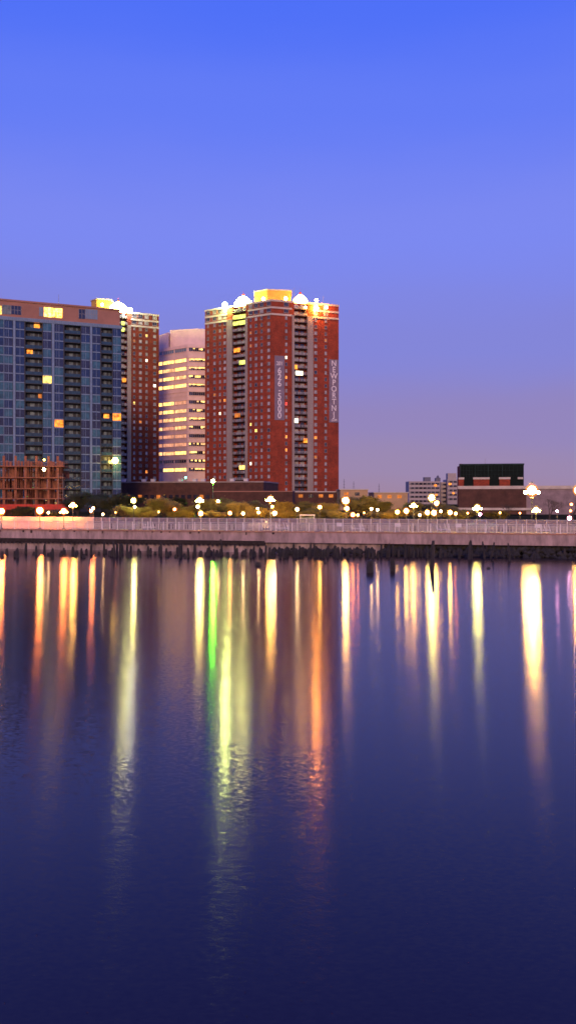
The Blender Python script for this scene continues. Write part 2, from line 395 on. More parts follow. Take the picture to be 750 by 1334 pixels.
# rock slope under the right half
mb = MB(); rr = random.Random(3)
for i in range(900):
    t = rr.random(); a = (W.a(500) + rr.random() * 46) if i % 8 else (aj + 1 + rr.random() * 20); t = t if i % 8 else .45 + t * .3; d = -.9 + t * 3.2; z = 1.0 - t * 1.15 + rr.random() * .15
    r = .18 + rr.random() * .3
    c = Vector(W.w(a, d, z)); vs = []
    for dx, dy, dz in ((1, 0, 0), (-1, 0, 0), (0, 1, 0), (0, -1, 0), (0, 0, 1), (0, 0, -1)):
        vs.append(c + Vector((dx, dy, dz)) * r * rr.uniform(.7, 1.2) + Vector((rr.uniform(-.1, .1), rr.uniform(-.1, .1), 0)))
    mb.add(vs, [(0, 2, 4), (2, 1, 4), (1, 3, 4), (3, 0, 4), (2, 0, 5), (1, 2, 5), (3, 1, 5), (0, 3, 5)])
tag(mb.build('rubble', M['rock']), 'wet dark rubble slope under the right half of the quay', 'rubble', kind='stuff')

# promenade railing (front) and netting fence (back)
def rail_thing():
    t = thing('railing', W.w(0, -.1, GZ + .17), 'white steel railing with thin upright bars along the edge of the quay', 'railing')
    z0 = GZ + .17
    x0, x1 = -62.0, 142.0
    b = MB(); W.box(b, x0, x1, -.13, -.05, z0 + 1.02, z0 + 1.10, 0); W.box(b, x0, x1, -.12, -.06, z0 + .12, z0 + .17, 0)
    W.box(b, x0, x1, -.115, -.065, z0 + .86, z0 + .90, 0)
    b.build('rail', M['greyrail'], t)
    b = MB(); a = x0
    while a < x1:
        if rng.random() < .93: W.box(b, a, a + .035, -.105, -.07, z0 + .17, z0 + .86, 0)
        a += .16
    b.build('baluster', M['white'], t)
    pm = MB(); pm.box(-.05, .05, -.05, .05, 0, 1.14); pm.box(-.09, .09, -.09, .09, 0, .04); pm = pm.mesh('post', M['white'])
    a = -11.0
    while a < 92:
        inst('post', pm, t, W.w(a, -.09, z0 + .001), W.ang); a += 2.2
    return t
rail_thing()
WB = W.off(-6.2)
def net_fence():
    t = thing('mesh_fence', WB.w(WB.a(122), 0, GZ), 'see-through pinkish mesh fence with tall posts behind the promenade', 'fence')
    s, e = WB.a(122), 140.0; z0 = GZ
    b = MB(); WB.box(b, s, e, -.02, .0, z0 + .1, z0 + 1.62, 0); b.build('netting', M['net'], t)
    b = MB(); WB.box(b, s, e, -.03, .03, z0 + 1.62, z0 + 1.68, 0); b.build('rail', M['greyrail'], t)
    pm = MB(); pm.box(-.04, .04, -.07, .0, 0, 1.72); pm = pm.mesh('post', M['white'])
    a = s
    while a < 92: inst('post', pm, t, WB.w(a, .002, z0), W.ang); a += 1.25
net_fence()
def hoarding():
    t = thing('hoarding', WB.w(-40, 0, GZ), 'solid pale hoarding lit orange by the street lamps left of the mesh fence', 'hoarding')
    b = MB(); e = WB.a(121.5); WB.box(b, -60, e, -.06, .0, GZ, GZ + 1.75, 0); b.build('panel', M['hoard'], t)
    b = MB(); a = -60
    while a < e - .2: WB.box(b, a, a + .09, .002, .06, GZ, GZ + 1.8, 0); a += 2.4
    b.build('batten', M['hoard'], t)
hoarding()
# small items on the promenade
for px, desc in ((442, 'at the red tower\'s right edge'), (518, 'below the low lamps left of the pale flats'), (597, 'left of the leaning pile'), (700, 'below the brightest lamp')):
    f = W.off(-.2); a = f.a(px); t = thing('notice_board', f.w(a, 0, GZ + .17), 'small white board on the railing ' + desc, 'board', 'boards on the railing')
    b = MB(); f.box(b, a - .35, a + .35, .16, .20, GZ + .85, GZ + 1.32); b.build('panel', M['white'], t)
    b = MB(); f.box(b, a - .03, a + .03, .11, .158, GZ + .2, GZ + 1.25); b.build('bracket', M['greyrail'], t)
for px, desc in ((88, 'below the orange lamps by the hoarding'), (190, 'left of the white tower block'), (364, 'below the pair of banners'), (462, 'just right of the red tower'), (574, 'below the pale flats'), (704, 'below the brightest lamp')):
    f = W.off(-2.2); a = f.a(px); b = MB()
    for k in (0, .5):
        b.tube(f.w(a + .9 - k, -k, GZ + 1.25), f.w(a + 1.25 - k, -k, GZ), .05, .05, 6)
        b.tube(f.w(a - .1 - k, -k, GZ + 1.0), f.w(a + .1 - k, -k, GZ), .04, .04, 6)
    f.box(b, a - .4, a + 1.2, -.55, .05, GZ + .45, GZ + .52)
    tag(b.build('bench', M['white'], at=f.w(a, 0, GZ)), 'white slanting bench ' + desc, 'bench', 'benches on the promenade')

# road behind the promenade, kerbs and markings
RD = W.off(-22)
mb = MB(); RD.box(mb, a0, a1, -9, 0, GZ - .3, GZ - .10, 0); struct('road', mb, M['asphalt'])
mb = MB(); RD.box(mb, a0, a1, 0.003, .2, GZ - .3, GZ + .03, 0); RD.box(mb, a0, a1, -9.2, -9.003, GZ - .3, GZ + .03, 0); struct('kerb', mb, M['kerb'])
mb = MB()
for a in range(-80, 180, 6): RD.box(mb, a, a + 3, -4.6, -4.45, GZ - .1, GZ - .094, 0)
struct('road_markings', mb, M['line'])

# ------------------------------------------------------------------ piles in the water
def pile_mesh(seed, r, h, lean=0):
    q = random.Random(seed); b = MB(); n = 8; rings = []
    zs = [-.9, 0, h * .45, h * .8, h]
    vs = []
    for j, z in enumerate(zs):
        rad = r * (1.05 - .10 * j + q.uniform(-.06, .06)) * (.8 if j == 4 else 1)
        for i in range(n):
            t = 2 * math.pi * i / n; rr_ = rad * q.uniform(.85, 1.12)
            vs.append((rr_ * math.cos(t) + lean * max(z, -.5), rr_ * math.sin(t), z + (q.uniform(-.14, .12) * min(1, h) if j == 4 else 0)))
    fs = [(j * n + i, j * n + (i + 1) % n, (j + 1) * n + (i + 1) % n, (j + 1) * n + i) for j in range(4) for i in range(n)]
    fs += [tuple(range(4 * n, 5 * n))]
    b.add(vs, fs); return b.mesh('pile', M['pile'])
shorts = [pile_mesh(i, .2 + .03 * (i % 3), .35 + .09 * i) for i in range(5)]
mids = [pile_mesh(20 + i, .2, .8 + .12 * i, .04 * (i - 2)) for i in range(5)]
talls = [pile_mesh(40 + i, .17, 1.5 + .15 * i, .05 * (i - 1)) for i in range(4)]
def put_pile(px, wy, me, label, group):
    Y = CH * F / (wy - HY); o = inst('timber_pile', me, None, (kx(px) * Y, Y, 0), rng.uniform(0, 6.2))
    tag(o, label, 'pile', group); return o
segs = [(0, 60, 'below the leftmost street lamps'), (60, 140, 'below the twin orange lamps at the left'), (140, 205, 'below the glass tower\'s right edge'),
        (205, 265, 'in front of the white office block'), (265, 345, 'left of the step in the quay edge')]
q = random.Random(11)
for x0, x1, d in segs:
    px = x0 + 3
    while px < x1:
        t = q.random()
        if t < .5: me, nm = q.choice(shorts), 'short dark pile stub in the water ' + d
        elif t < .85: me, nm = q.choice(mids), 'broken knee-high pile in the water ' + d
        else: me, nm = q.choice(talls), 'slender taller pile in the water ' + d
        put_pile(px, q.uniform(721, 727), me, nm, 'old timber piles in front of the left quay')
        px += q.choice((1.2, 2, 2.5, 4, 7)) * (1.0 if x0 >= 205 else 1.5)
for x0, x1, d in ((345, 440, 'below the red tower, right of the quay step'), (440, 560, 'right of the red tower'), (560, 670, 'among the tall leaning piles'), (670, 750, 'under the brightest lamp')):
    px = x0 + 1
    while px < x1:
        me = q.choice(mids + talls[:2]) if x0 < 560 else q.choice(shorts + mids)
        put_pile(px, q.uniform(724.5, 727.5), me, 'dark pile against the quay wall, ' + d, 'old timber piles along the right quay')
        px += q.choice((2.0, 3.2, 4.2, 7)) * (1.15 if x0 < 560 else 1.8 if x0 < 670 else 4)
special = [(482, 746, .42, 1.15, 0, 'thick dark pile standing alone in the water right of the red tower\'s reflection'),
           (511, 744, .30, 1.25, 0, 'single round-topped reddish dark pile alone in the water, left of the tall leaning pile'),
           (562, 743, .24, 2.85, .06, 'tallest timber pile, standing out in the water in front of the pale flats'),
           (612, 729, .28, 2.15, .02, 'thick tall pile below the left side of the dark box building'),
           (631, 728, .14, 2.0, -.12, 'thin pile leaning left, first of the crossed pair below the dark box building'),
           (639, 728, .14, 1.9, .22, 'thin pile leaning right, second of the crossed pair below the dark box building'),
           (664, 731, .16, 1.95, -.10, 'slim upright pile below the right corner of the dark box building'),
           (636, 741, .22, .14, 0, 'low pile head barely breaking the surface below the crossed piles'),
           (695, 730, .2, .9, 0, 'lone short pile beside the reflection of the brightest lamp'),
           (336, 737, .36, .42, 0, 'squat pile stump out in the water below the foot of the red tower'),
           (423, 734, .22, .22, 0, 'small pile head out in the water below the red tower\'s right wing')]
for i, (px, wy, r, h, ln, lb) in enumerate(special):
    put_pile(px, wy, pile_mesh(100 + i, r, h, ln), lb, None).rotation_euler = (0, 0, 0)
Yb = 100.5
b = MB(); b.tube((kx(590) * 101, 101, .28), (kx(655) * 100.2, 100.2, .22), .13, .11, 7)
tag(b.build('floating_timber', M['pile'], at=(kx(620) * 101, 101, 0)), 'dark horizontal timber lying between the tall piles at the waterline', 'timber')

# ------------------------------------------------------------------ glass tower (left)
def glass_tower():
    f = Fr(-60, 278.6, 158, 300); H = 74.4
    f0 = Fr(0, 284, 158, 300); f.P = f0.P + f0.u * f0.a(-60) * 1.0; f.u = f0.u; f.n = f0.n; f.ang = f0.ang; f.L = f0.L - f0.a(-60)
    t = thing('glass_apartment_tower', f.w(f.L / 2, -8, GZ), 'blue glass apartment tower with stacked balconies and a brown top storey at the left edge', 'tower')
    Lx = f.L
    zt = 67.4; ph = 3.0; nf = 21; a = f.a
    # bays in photo columns
    wins = [(-38, -27), (-24, -12), (5.5, 16.5), (20.5, 31.5), (56, 67), (71.2, 82.5), (106, 116.8), (120.4, 130.5), (147, 157.5)]
    wins = [(-8, 4.6)] + wins
    balc = [(33, 55), (84, 105), (132, 146)]
    piers = [(17, 20), (67.5, 70.7), (117.2, 120), (-27, -24), (4.7, 5.4)]
    # body footprint with notches for balconies
    pts = [f.xy(0, 0)]
    for b0, b1 in balc: pts += [f.xy(a(b0), 0), f.xy(a(b0), -1.8), f.xy(a(b1), -1.8), f.xy(a(b1), 0)]
    pts += [f.xy(Lx, 0), f.xy(Lx, -18), f.xy(0, -18)]
    b = MB(); b.prism(pts, GZ - .3, zt, 0); b.build('wall', M['bdark'], t)
    b = MB(); f.box(b, 0, Lx - .5, -17.6, -.1, zt + 1.2, H, 0); f.box(b, 0, Lx - .7, -.1, .25, H - .5, H + .1, 0); o = b.build('top_storey', M['brown'], t)
    b = MB(); f.box(b, -.1, Lx + .25, -18, .35, zt, zt + 1.2, 0)
    k = .2
    while k < Lx: f.box(b, k, k + .18, .35, .5, zt + .12, zt + 1.1, 0); k += .62
    b.build('cornice', M['steelblue'], t)
    b = MB()
    for p0, p1 in piers: f.box(b, a(p0), a(p1), 0, .35, GZ, zt, 0)
    b.build('pier', M['steelblue'], t)
    # windows: dark glass with a pale sill line and mullion; neighbouring bays differ in tint
    lit = {(5, 6): 'wy', (6, 11): 'wo', (9, 10): 'wo', (4, 1): None}
    cnt = 0; rest = MB(); meshes = {}
    glist = [M['g1'], M['g2'], M['g3'], M['steelblue']]
    qq = random.Random(5)
    for ci, (p0, p1) in enumerate(wins):
        w = a(p1) - a(p0); ac = (a(p0) + a(p1)) / 2
        for k in range(nf):
            z = zt - (k + 1) * ph; g = qq.choice((0, 0, 1, 0, 2)) if ci not in (0, 3, 7) else qq.choice((1, 1, 0, 2, 1))
            lm = lit.get((ci, k))
            if p0 > 0 and cnt < 100 and (ci in (3, 5, 6, 7, 9) or lm) and not (k > 17):
                cnt += 1; key = (ci, g, lm)
                if key not in meshes:
                    m2 = MB(); m2.box(-w / 2, w / 2, -.06, 0, .42, ph - .05, 0)
                    m2.box(-w / 2, w / 2, -.16, 0, 0, .36, 1); m2.box(-.06, .06, -.12, -.06, .42, ph - .1, 1)
                    m2.box(-w * .27 - .03, -w * .27 + .03, -.10, -.06, .42, ph - .1, 1)
                    meshes[key] = m2.mesh('window', [M[lm] if lm else glist[g], M['steelblue']])
                o = inst('window', meshes[key], t, f.w(ac, 0, z), f.ang)
                if lm: o['label'] = 'lit window glowing warm in the dark facade'
            else:
                f.box(rest, ac - w / 2, ac + w / 2, 0, .06, z + .42, z + ph - .05, g)
                f.box(rest, ac - w / 2, ac + w / 2, 0, .16, z, z + .36, 3); f.box(rest, ac - .06, ac + .06, .06, .12, z + .42, z + ph - .1, 3)
    o = rest.build('window', glist, t); o['kind'] = 'stuff'
    litb = {(0, 0): ('wo', .55), (0, 3): ('wo', .12), (2, 10): ('wo', .3), (1, 20): ('wo2', .6), (0, 8): ('wo2', .8)}
    for ci, (p0, p1) in enumerate(balc):
        w = a(p1) - a(p0); ac = (a(p0) + a(p1)) / 2
        for k in range(nf):
            z = zt - (k + 1) * ph
            o = thing_part = MB(); f.box(o, ac - w / 2 + .002, ac + w / 2 - .002, -1.78, .1, z - .12, z + .10, 0)
            bal = o.build('balcony', M['bdark'], t)
            m2 = MB(); f.box(m2, ac - w / 2 + .05, ac + w / 2 - .05, .02, .07, z + .12, z + 1.15, 0); m2.build('railing', M['bglass'], bal)
            m3 = MB()
            f.box(m3, ac - w * .18, ac + w * .08, -1.78, -1.70, z + .12, z + 2.5, 0); f.box(m3, ac + w * .28, ac + w * .36, -1.78, -1.70, z + .12, z + 2.5, 0)
            m3.build('door', M['door'], bal)
            if (ci, k) in litb:
                mm, off = litb[(ci, k)]; m4 = MB(); f.box(m4, ac + w * (off - .5), ac + w * (off - .5) + 1.9, -1.68, -1.62, z + .9, z + 2.7, 0)
                m4.build('lit_window', M[mm], bal)
    # top storey openings
    def strip(p0, p1, y0, y1, mats, name, nm=4, lab=None):
        aa, ab = a(p0), a(p1); z0, z1 = f.z((p0 + p1) / 2, y1), f.z((p0 + p1) / 2, y0)
        b = MB(); f.box(b, aa, ab, -.1, -.02, z0, z1, 0)
        for i in range(nm + 1):
            x = aa + (ab - aa) * i / nm; f.box(b, x - .05, x + .05, -.02, .05, z0, z1, 1)
        f.box(b, aa, ab, -.02, .04, (z0 + z1) / 2 - .05, (z0 + z1) / 2 + .05, 1)
        o = b.build(name, mats, t)
        if lab: o['label'] = lab
    strip(-14, 2.5, 397.5, 408.5, [M['wy'], M['winframe']], 'window', 3, 'brightly lit top storey window at the left edge')
    strip(3, 14, 397, 409, [M['door'], M['winframe']], 'window', 3); strip(14.5, 27.5, 398, 409.5, [M['g3'], M['winframe']], 'window', 3)
    strip(51, 57, 400, 411.5, [M['steelblue'], M['winframe']], 'louvre', 3)
    strip(57.3, 81, 400.8, 413, [M['wy4'], M['wo']], 'window', 5, 'blazing yellow-white top storey window')
    strip(102.5, 111, 402.5, 415, [M['g3'], M['winframe']], 'window', 2); strip(111.3, 127, 402.8, 415.5, [M['steelblue'], M['winframe']], 'louvre', 6)
    b = MB(); x = a(79); b.tube(f.w(x, -5, H), f.w(x, -5, H + 4.5), .09, .05, 5); b.build('antenna', M['winframe'], t)
glass_tower()
# round light on the facade near its right edge
def wall_light(px, py, Y, r, col, s, label):
    z = zat(py, Y); X = kx(px) * Y
    t = thing('wall_light', (X, Y, z), label, 'light')
    b = MB(); b.sphere((X, Y, z), r, 12); b.build('bulb', glow('glow_' + str(px), col, s), t, smooth=True)
    b = MB(); b.box(X - .1, X + .1, Y, Y + 1.6, z + r, z + r + .15); b.box(X - r, X + r, Y - .2, Y + .4, z + r * .95, z + r * 1.1); b.build('bracket', M['pole'], t)
wall_light(150, 600, 296, 1.05, (1, .62, .12), 60, 'round yellow light high on the right edge of the glass tower')

# ------------------------------------------------------------------ brick towers
def brick_tower(name, label, faces, H, depth, bm, litw, seed, base_z=GZ - .3, extra_top=True):
    """faces: list of (frame, [segments]); segments by photo columns: ('b', px0, px1, [window columns]), ('p', px0, px1), ('s', px0, px1) shaft"""
    f0 = faces[0][0]; c = faces[-1][0]
    t = thing(name, f0.w(f0.L, -4, GZ), label, 'tower')
    ph = 3.02; nfl = int((H - GZ) / ph); top = H
    pts = []
    for f, segs in faces:
        pts.append(f.xy(f.a(segs[0][1])))
        for s in segs:
            if s[0] == 's': x0, x1 = f.a(s[1]), f.a(s[2]); pts += [f.xy(x0), f.xy(x0, -2.2), f.xy(x1, -2.2), f.xy(x1)]
    fl = faces[-1][0]; xe = fl.a(faces[-1][1][-1][2]); pts.append(fl.xy(xe))
    ang = fl.xy(xe, -depth); pts.append(ang); ff = faces[0][0]; pts.append(ff.xy(ff.a(faces[0][1][0][1]), -depth))
    b = MB(); b.prism(pts, base_z, H, 0); b.build('wall', bm, t)
    q = random.Random(seed)
    # string courses on the top three floors, piers, shafts
    b = MB(); pr = MB(); cr = MB()
    for f, segs in faces:
        for s in segs:
            x0, x1 = f.a(s[1]), f.a(s[2])
            if s[0] == 'b':
                c_ = MB(); f.box(c_, x0 - .02, x1 + .02, 0, .35, H - .6, H + .25, 0); c_.build('parapet', M['cream'], t)
                for k in (1, 2): c_ = MB(); f.box(c_, x0 + .003, x1 - .003, 0, .28, H - k * ph - .75, H - k * ph + .1, 0); c_.build('string_course', M['cream'], t)
            if s[0] == 'p':
                c_ = MB(); f.box(c_, x0, x1, -1, .55, base_z, H - 2 * ph - .2, 0); c_.build('pier', M['pale'], t)
                c_ = MB(); f.box(c_, x0 + .002, x1 - .002, 0, .36, H - .6, H + .22, 0); c_.build('parapet', M['cream'], t)
    # windows
    cnt = 0; ms = {}; rest = MB(); mats = [M['blind'], M['dwin'], M['winframe'], M['wo2']]
    def wm(key, w, h, m):
        if (key, w) not in ms: ms[(key, w)] = win_mesh(w, h, m, M['winframe'])
        return ms[(key, w)]
    cols = [(f, cpx) for f, segs in faces for s in segs if s[0] == 'b' for cpx in s[3]]
    want = {}
    for (px, py, m) in litw:
        best = min(cols, key=lambda c: abs(c[1] - px)); f, cpx = best
        z = f.z(cpx, py); k = int(round((H - .75 - z) / ph)); want[(cpx, max(0, k))] = m
    allw = [(f, cpx, k) for k in range(nfl - 1) for f, cpx in cols]
    litk = [w for w in allw if (w[1], w[2]) in want]; oth = [w for w in allw if (w[1], w[2]) not in want]
    for i, (f, cpx, k) in enumerate(litk + oth):
        x = f.a(cpx); z = H - k * ph - 2.35; w = 2.2 if k < 2 else (1.0, 1.4, 1.1, 1.45)[cols.index((f, cpx)) % 4]
        h = 1.75 if k < 2 else 1.5
        if i < 98:
            mk = want.get((cpx, k)); key = mk or q.choice(('blind', 'blind', 'dwin', 'winmid')) if k >= 2 else (mk or q.choice(('dwin', 'blind')))
            o = inst('window', wm(key, w, h, M[key]), t, f.w(x, 0, z), f.ang)
            if mk: o['label'] = {'wr': 'red lit window', 'ww': 'bright white lit window', 'wy': 'yellow lit window', 'wg': 'greenish yellow lit window'}.get(mk, 'orange lit window')
        else:
            win_into(rest, f, x, z, w, h, q.choice((0, 0, 0, 0, 1)), 2)
    if rest.v: o = rest.build('window', mats, t); o['kind'] = 'stuff'
    # balconies in the shafts
    for f, segs in faces:
        for s in segs:
            if s[0] != 's': continue
            x0, x1 = f.a(s[1]), f.a(s[2]); w = x1 - x0
            for k in range(nfl - 1):
                z = H - (k + 1) * ph
                b = MB(); f.box(b, x0 + .003, x1 - .003, -2.19, .15, z - .3, z, 0); bal = b.build('balcony', M['bslab'], t)
                b = MB(); n = int(w / .32)
                f.box(b, x0 + .05, x1 - .05, .05, .1, z + 1.02, z + 1.12, 0)
                for j in range(n + 1):
                    xx = x0 + .1 + (w - .3) * j / n
                    if q.random() < .9: f.box(b, xx, xx + (.17 if q.random() < .6 else .24), .06, .09, z + .002, z + 1.02, 0)
                b.build('railing', M['brail'], bal)
                b = MB(); dm = M['dwin'] if q.random() < .5 else M['blind']
                f.box(b, x0 + w * .12, x0 + w * .45, -2.19, -2.1, z + .01, z + 2.3, 0); f.box(b, x0 + w * .58, x0 + w * .9, -2.19, -2.1, z + .01, z + 2.3, 0)
                b.build('door', dm, bal)
    return t, ph
def shaft_light(t, f, px0, px1, py, m):
    x0, x1 = f.a(px0), f.a(px1); z = f.z((px0 + px1) / 2, py); b = MB(); f.box(b, x0, x1, .16, .24, z - .95, z + .95)
    o = b.build('lit_window', M[m], t); return o

def dome(t, c, r, h, mat, n=12):
    prof = [(r, 0), (r * .98, h * .16), (r * .9, h * .4), (r * .74, h * .62), (r * .5, h * .8), (r * .24, h * .92), (.05, h)]
    b = MB(); b.lathe(prof, c, n); d = b.build('dome', mat, t)
    b = MB(); b.sphere((c[0], c[1], c[2] + h + .5), .55, 8); b.tube((c[0], c[1], c[2] + h), (c[0], c[1], c[2] + h + 2), .12, .05, 5); b.build('finial', M['redtarp'], d)
    b = MB()
    for i in range(n):
        tt = 2 * math.pi * (i) / n
        for (r0, z0), (r1, z1) in zip(prof[:-1], prof[1:]):
            b.tube((c[0] + (r0 + .05) * math.cos(tt), c[1] + (r0 + .05) * math.sin(tt), c[2] + z0), (c[0] + (r1 + .05) * math.cos(tt), c[1] + (r1 + .05) * math.sin(tt), c[2] + z1), .07, .07, 4, cap=False)
    b.build('rib', M['cream'], d)
def flood(px, py, Y, r, col, s, label, foot):
    X = kx(px) * Y; z = zat(py, Y)
    t = thing('floodlight', (X, Y, foot), label, 'floodlight', 'floodlights on the tower roofs')
    b = MB(); b.sphere((X, Y, z), r, 12); b.build('lamp', glow('flood_%d' % px, col, s), t, smooth=True)
    b = MB(); b.tube((X, Y, foot), (X, Y, z - r * .9), .12, .1, 6); b.box(X - .4, X + .4, Y - .4, Y + .4, foot, foot + .1); b.build('mast', M['pole'], t)

H = 97.4
fl = Fr(267, 405, 353, 383); frr = Fr(353, 383, 441, 394)
lit_c = [(388, 489, 'wo'), (372.7, 520, 'wr'), (372.7, 459.5, 'ww'), (288, 533, 'ww'), (286.6, 517, 'wo2'), (280, 508, 'wo2'), (326.5, 548, 'wy'), (333.5, 556, 'wy'),
         (326.5, 600, 'ww'), (410.6, 565, 'wo'), (372.7, 565, 'wo'), (372.7, 581, 'wo'), (410.6, 593, 'wo2'), (271, 468, 'wo2'), (326.5, 435, 'wo2'),
         (326.5, 452, 'wo2'), (424.5, 443, 'wo2'), (293, 517, 'wo')]
tc, ph = brick_tower('brick_apartment_tower', 'tall red brick apartment tower with two hanging banners and glowing domes on its roof', [
    (fl, [('b', 267, 296, [271, 279.5, 286.6, 292.8]), ('p', 296, 303), ('s', 303, 320), ('p', 320, 322.8), ('b', 322.8, 353, [326.5, 333.5, 340.8, 350])]),
    (frr, [('b', 353, 380, [372.7]), ('p', 380, 383), ('s', 383, 400), ('p', 400, 407.5), ('b', 407.5, 441, [410.9, 424])])],
    H, 24, M['brick'], lit_c, 4)
for px0, px1, py, m in ((304, 320, 412.5, 'wg'), (304, 320, 420.5, 'wg'), (305, 313, 456, 'wo'), (312, 320, 472, 'wg'), (306, 313, 541, 'wo2'), (312, 319, 609, 'wy'), (385, 394, 486, 'ww'), (383.5, 387, 478, 'wo'), (383.5, 388, 548, 'ww'), (395, 400, 574, 'wo')):
    f = fl if px0 < 350 else frr; shaft_light(tc, f, px0, px1, py, m)['label'] = 'lit window at the back of a balcony'
# penthouse and domes
def penthouse(t, px0, px1, Yp, py, depth, mat, ang_fr):
    x0, x1 = kx(px0) * Yp, kx(px1) * Yp; zt = zat(py, Yp)
    b = MB(); b.prism([(x0, Yp + 3), (x0 + (x1 - x0) * .35, Yp - 1), (x1, Yp + 1), (x1, Yp + depth), (x0, Yp + depth)], H - .5, zt - .5, 0)
    o = b.build('penthouse', mat, t)
    b = MB(); b.prism([(x0 - .4, Yp + 2.8), (x0 + (x1 - x0) * .35, Yp - 1.5), (x1 + .4, Yp + .7), (x1 + .4, Yp + depth), (x0 - .4, Yp + depth)], zt - .5, zt, 0); b.build('roof_edge', M['cream'], o)
penthouse(tc, 331, 379, 398, 377, 12, M['gold'], fl)
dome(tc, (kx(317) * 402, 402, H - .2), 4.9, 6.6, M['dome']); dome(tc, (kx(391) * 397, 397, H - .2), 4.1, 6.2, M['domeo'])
b = MB(); b.tube((kx(383) * 405, 405, H), (kx(383) * 405, 405, H + 11), .12, .05, 5); b.tube((kx(421) * 400, 400, H), (kx(421) * 400, 400, H + 6), .1, .05, 5); b.build('antenna', M['winframe'], tc)
flood(293, 397, 396.5, 1.25, (.86, 1, .26), 560, 'white floodlight glaring on the left wing of the bannered brick tower', H)
flood(343, 389, 381.5 + 11, .8, (1, .7, .2), 60, 'yellow floodlight in front of the bannered tower\'s ochre penthouse', H)
flood(372, 388.5, 391, .8, (1, .6, .15), 60, 'yellow floodlight at the right foot of the bannered tower\'s ochre penthouse', H)
flood(412, 401, 388.6, .95, (1, .34, .04), 500, 'orange floodlight below the roof edge of the bannered tower\'s right wing', H - 5)
flood(412, 391, 394, .7, (1, .45, .12), 90, 'small orange floodlight above the roof edge of the bannered tower\'s right wing', H)
flood(425, 400, 390, .7, (1, .40, .10), 90, 'orange floodlight nearest the right corner of the bannered tower', H - 5)
flood(398, 400, 386.8, .55, (1, .50, .12), 60, 'small orange floodlight over the right balcony shaft of the bannered tower', H - 5)

# banners with their lettering
def text_mesh(s, size, mat, ext=.02):
    cu = bpy.data.curves.new('txt', 'FONT'); cu.body = s; cu.size = size; cu.align_x = 'CENTER'; cu.align_y = 'CENTER'; cu.extrude = ext; cu.offset = size * .015
    o = bpy.data.objects.new('txt', cu); COL.objects.link(o); bpy.context.view_layer.update()
    me = bpy.data.meshes.new_from_object(o); bpy.data.objects.remove(o); me.materials.clear(); me.materials.append(mat); return me
def banner(fr, px0, px1, y0, y1, items, label):
    x0, x1 = fr.a(px0), fr.a(px1); pm = (px0 + px1) / 2; z1, z0 = fr.z(pm, y0), fr.z(pm, y1)
    t = thing('banner', fr.w((x0 + x1) / 2, .3, z0), label, 'banner', 'banners on the brick tower')
    b = MB(); fr.box(b, x0, x1, .2, .26, z0, z1, 0); cl = b.build('cloth', M['cloth'], t)
    b = MB()
    for z in (z0, z1): b.tube(fr.w(x0 - .1, .28, z), fr.w(x1 + .1, .28, z), .07, .07, 6)
    b.build('pole', M['winframe'], t)
    for s, py, size, sx in items:
        o = inst('letter', text_mesh(s, size, M['letter']), cl, (0, 0, 0)); o.location = Vector(fr.w((x0 + x1) / 2, .30, fr.z(pm, py))) - base(cl)
        o.rotation_euler = (R(90), 0, fr.ang); o.scale = (sx, 1, 1)
banner(frr, 357.3, 370.2, 463.5, 547, [('201', 473.5, 2.5, .8)] + [(c, 483 + 8.35 * i, 3.9, .95) for i, c in enumerate('626-5000')],
       'grey banner with a white phone number down the bannered tower\'s corner')
banner(frr, 428.3, 440.6, 468.5, 550, [(c, 473.5 + 8.35 * i, 3.7, .9) for i, c in enumerate('NEWPORTNJ')] + [('.COM', 547.2, 1.45, .8)],
       'grey banner with white capital letters at the right edge of the bannered tower')

fb = Fr(100, 397, 207, 415)
tb, _ = brick_tower('brick_apartment_tower', 'dark red brick apartment tower half hidden behind the blue glass tower', [
    (fb, [('b', 100, 146, [110, 120, 130, 140]), ('s', 146, 165.5), ('p', 165.5, 170.5), ('b', 170.5, 207, [174.8, 182.8, 190.8, 201.4])])],
    H, 20, M['brickb'], [(190.8, 464, 'ww'), (201.4, 497, 'ww'), (174.8, 520, 'wy'), (182.8, 545, 'wo2'), (190.8, 612, 'wo'), (190.8, 434, 'wy'), (174.8, 445, 'wo2')], 9)
shaft_light(tb, fb, 159, 164, 495, 'wo'); shaft_light(tb, fb, 158, 162, 429, 'wg'); shaft_light(tb, fb, 158, 162, 421, 'wg')
x0, x1 = kx(104) * 412, kx(144) * 412
penthouse(tb, 117, 144, 414, 389, 9, M['gold'], fb)
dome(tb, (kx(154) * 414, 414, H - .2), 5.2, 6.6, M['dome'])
flood(169, 404, 406, 1.2, (.95, .95, .7), 120, 'white floodlight glaring on the roof of the half-hidden brick tower', H)
flood(133, 396.5, 404, .7, (1, .7, .2), 60, 'yellow floodlight by the half-hidden tower\'s penthouse', H)

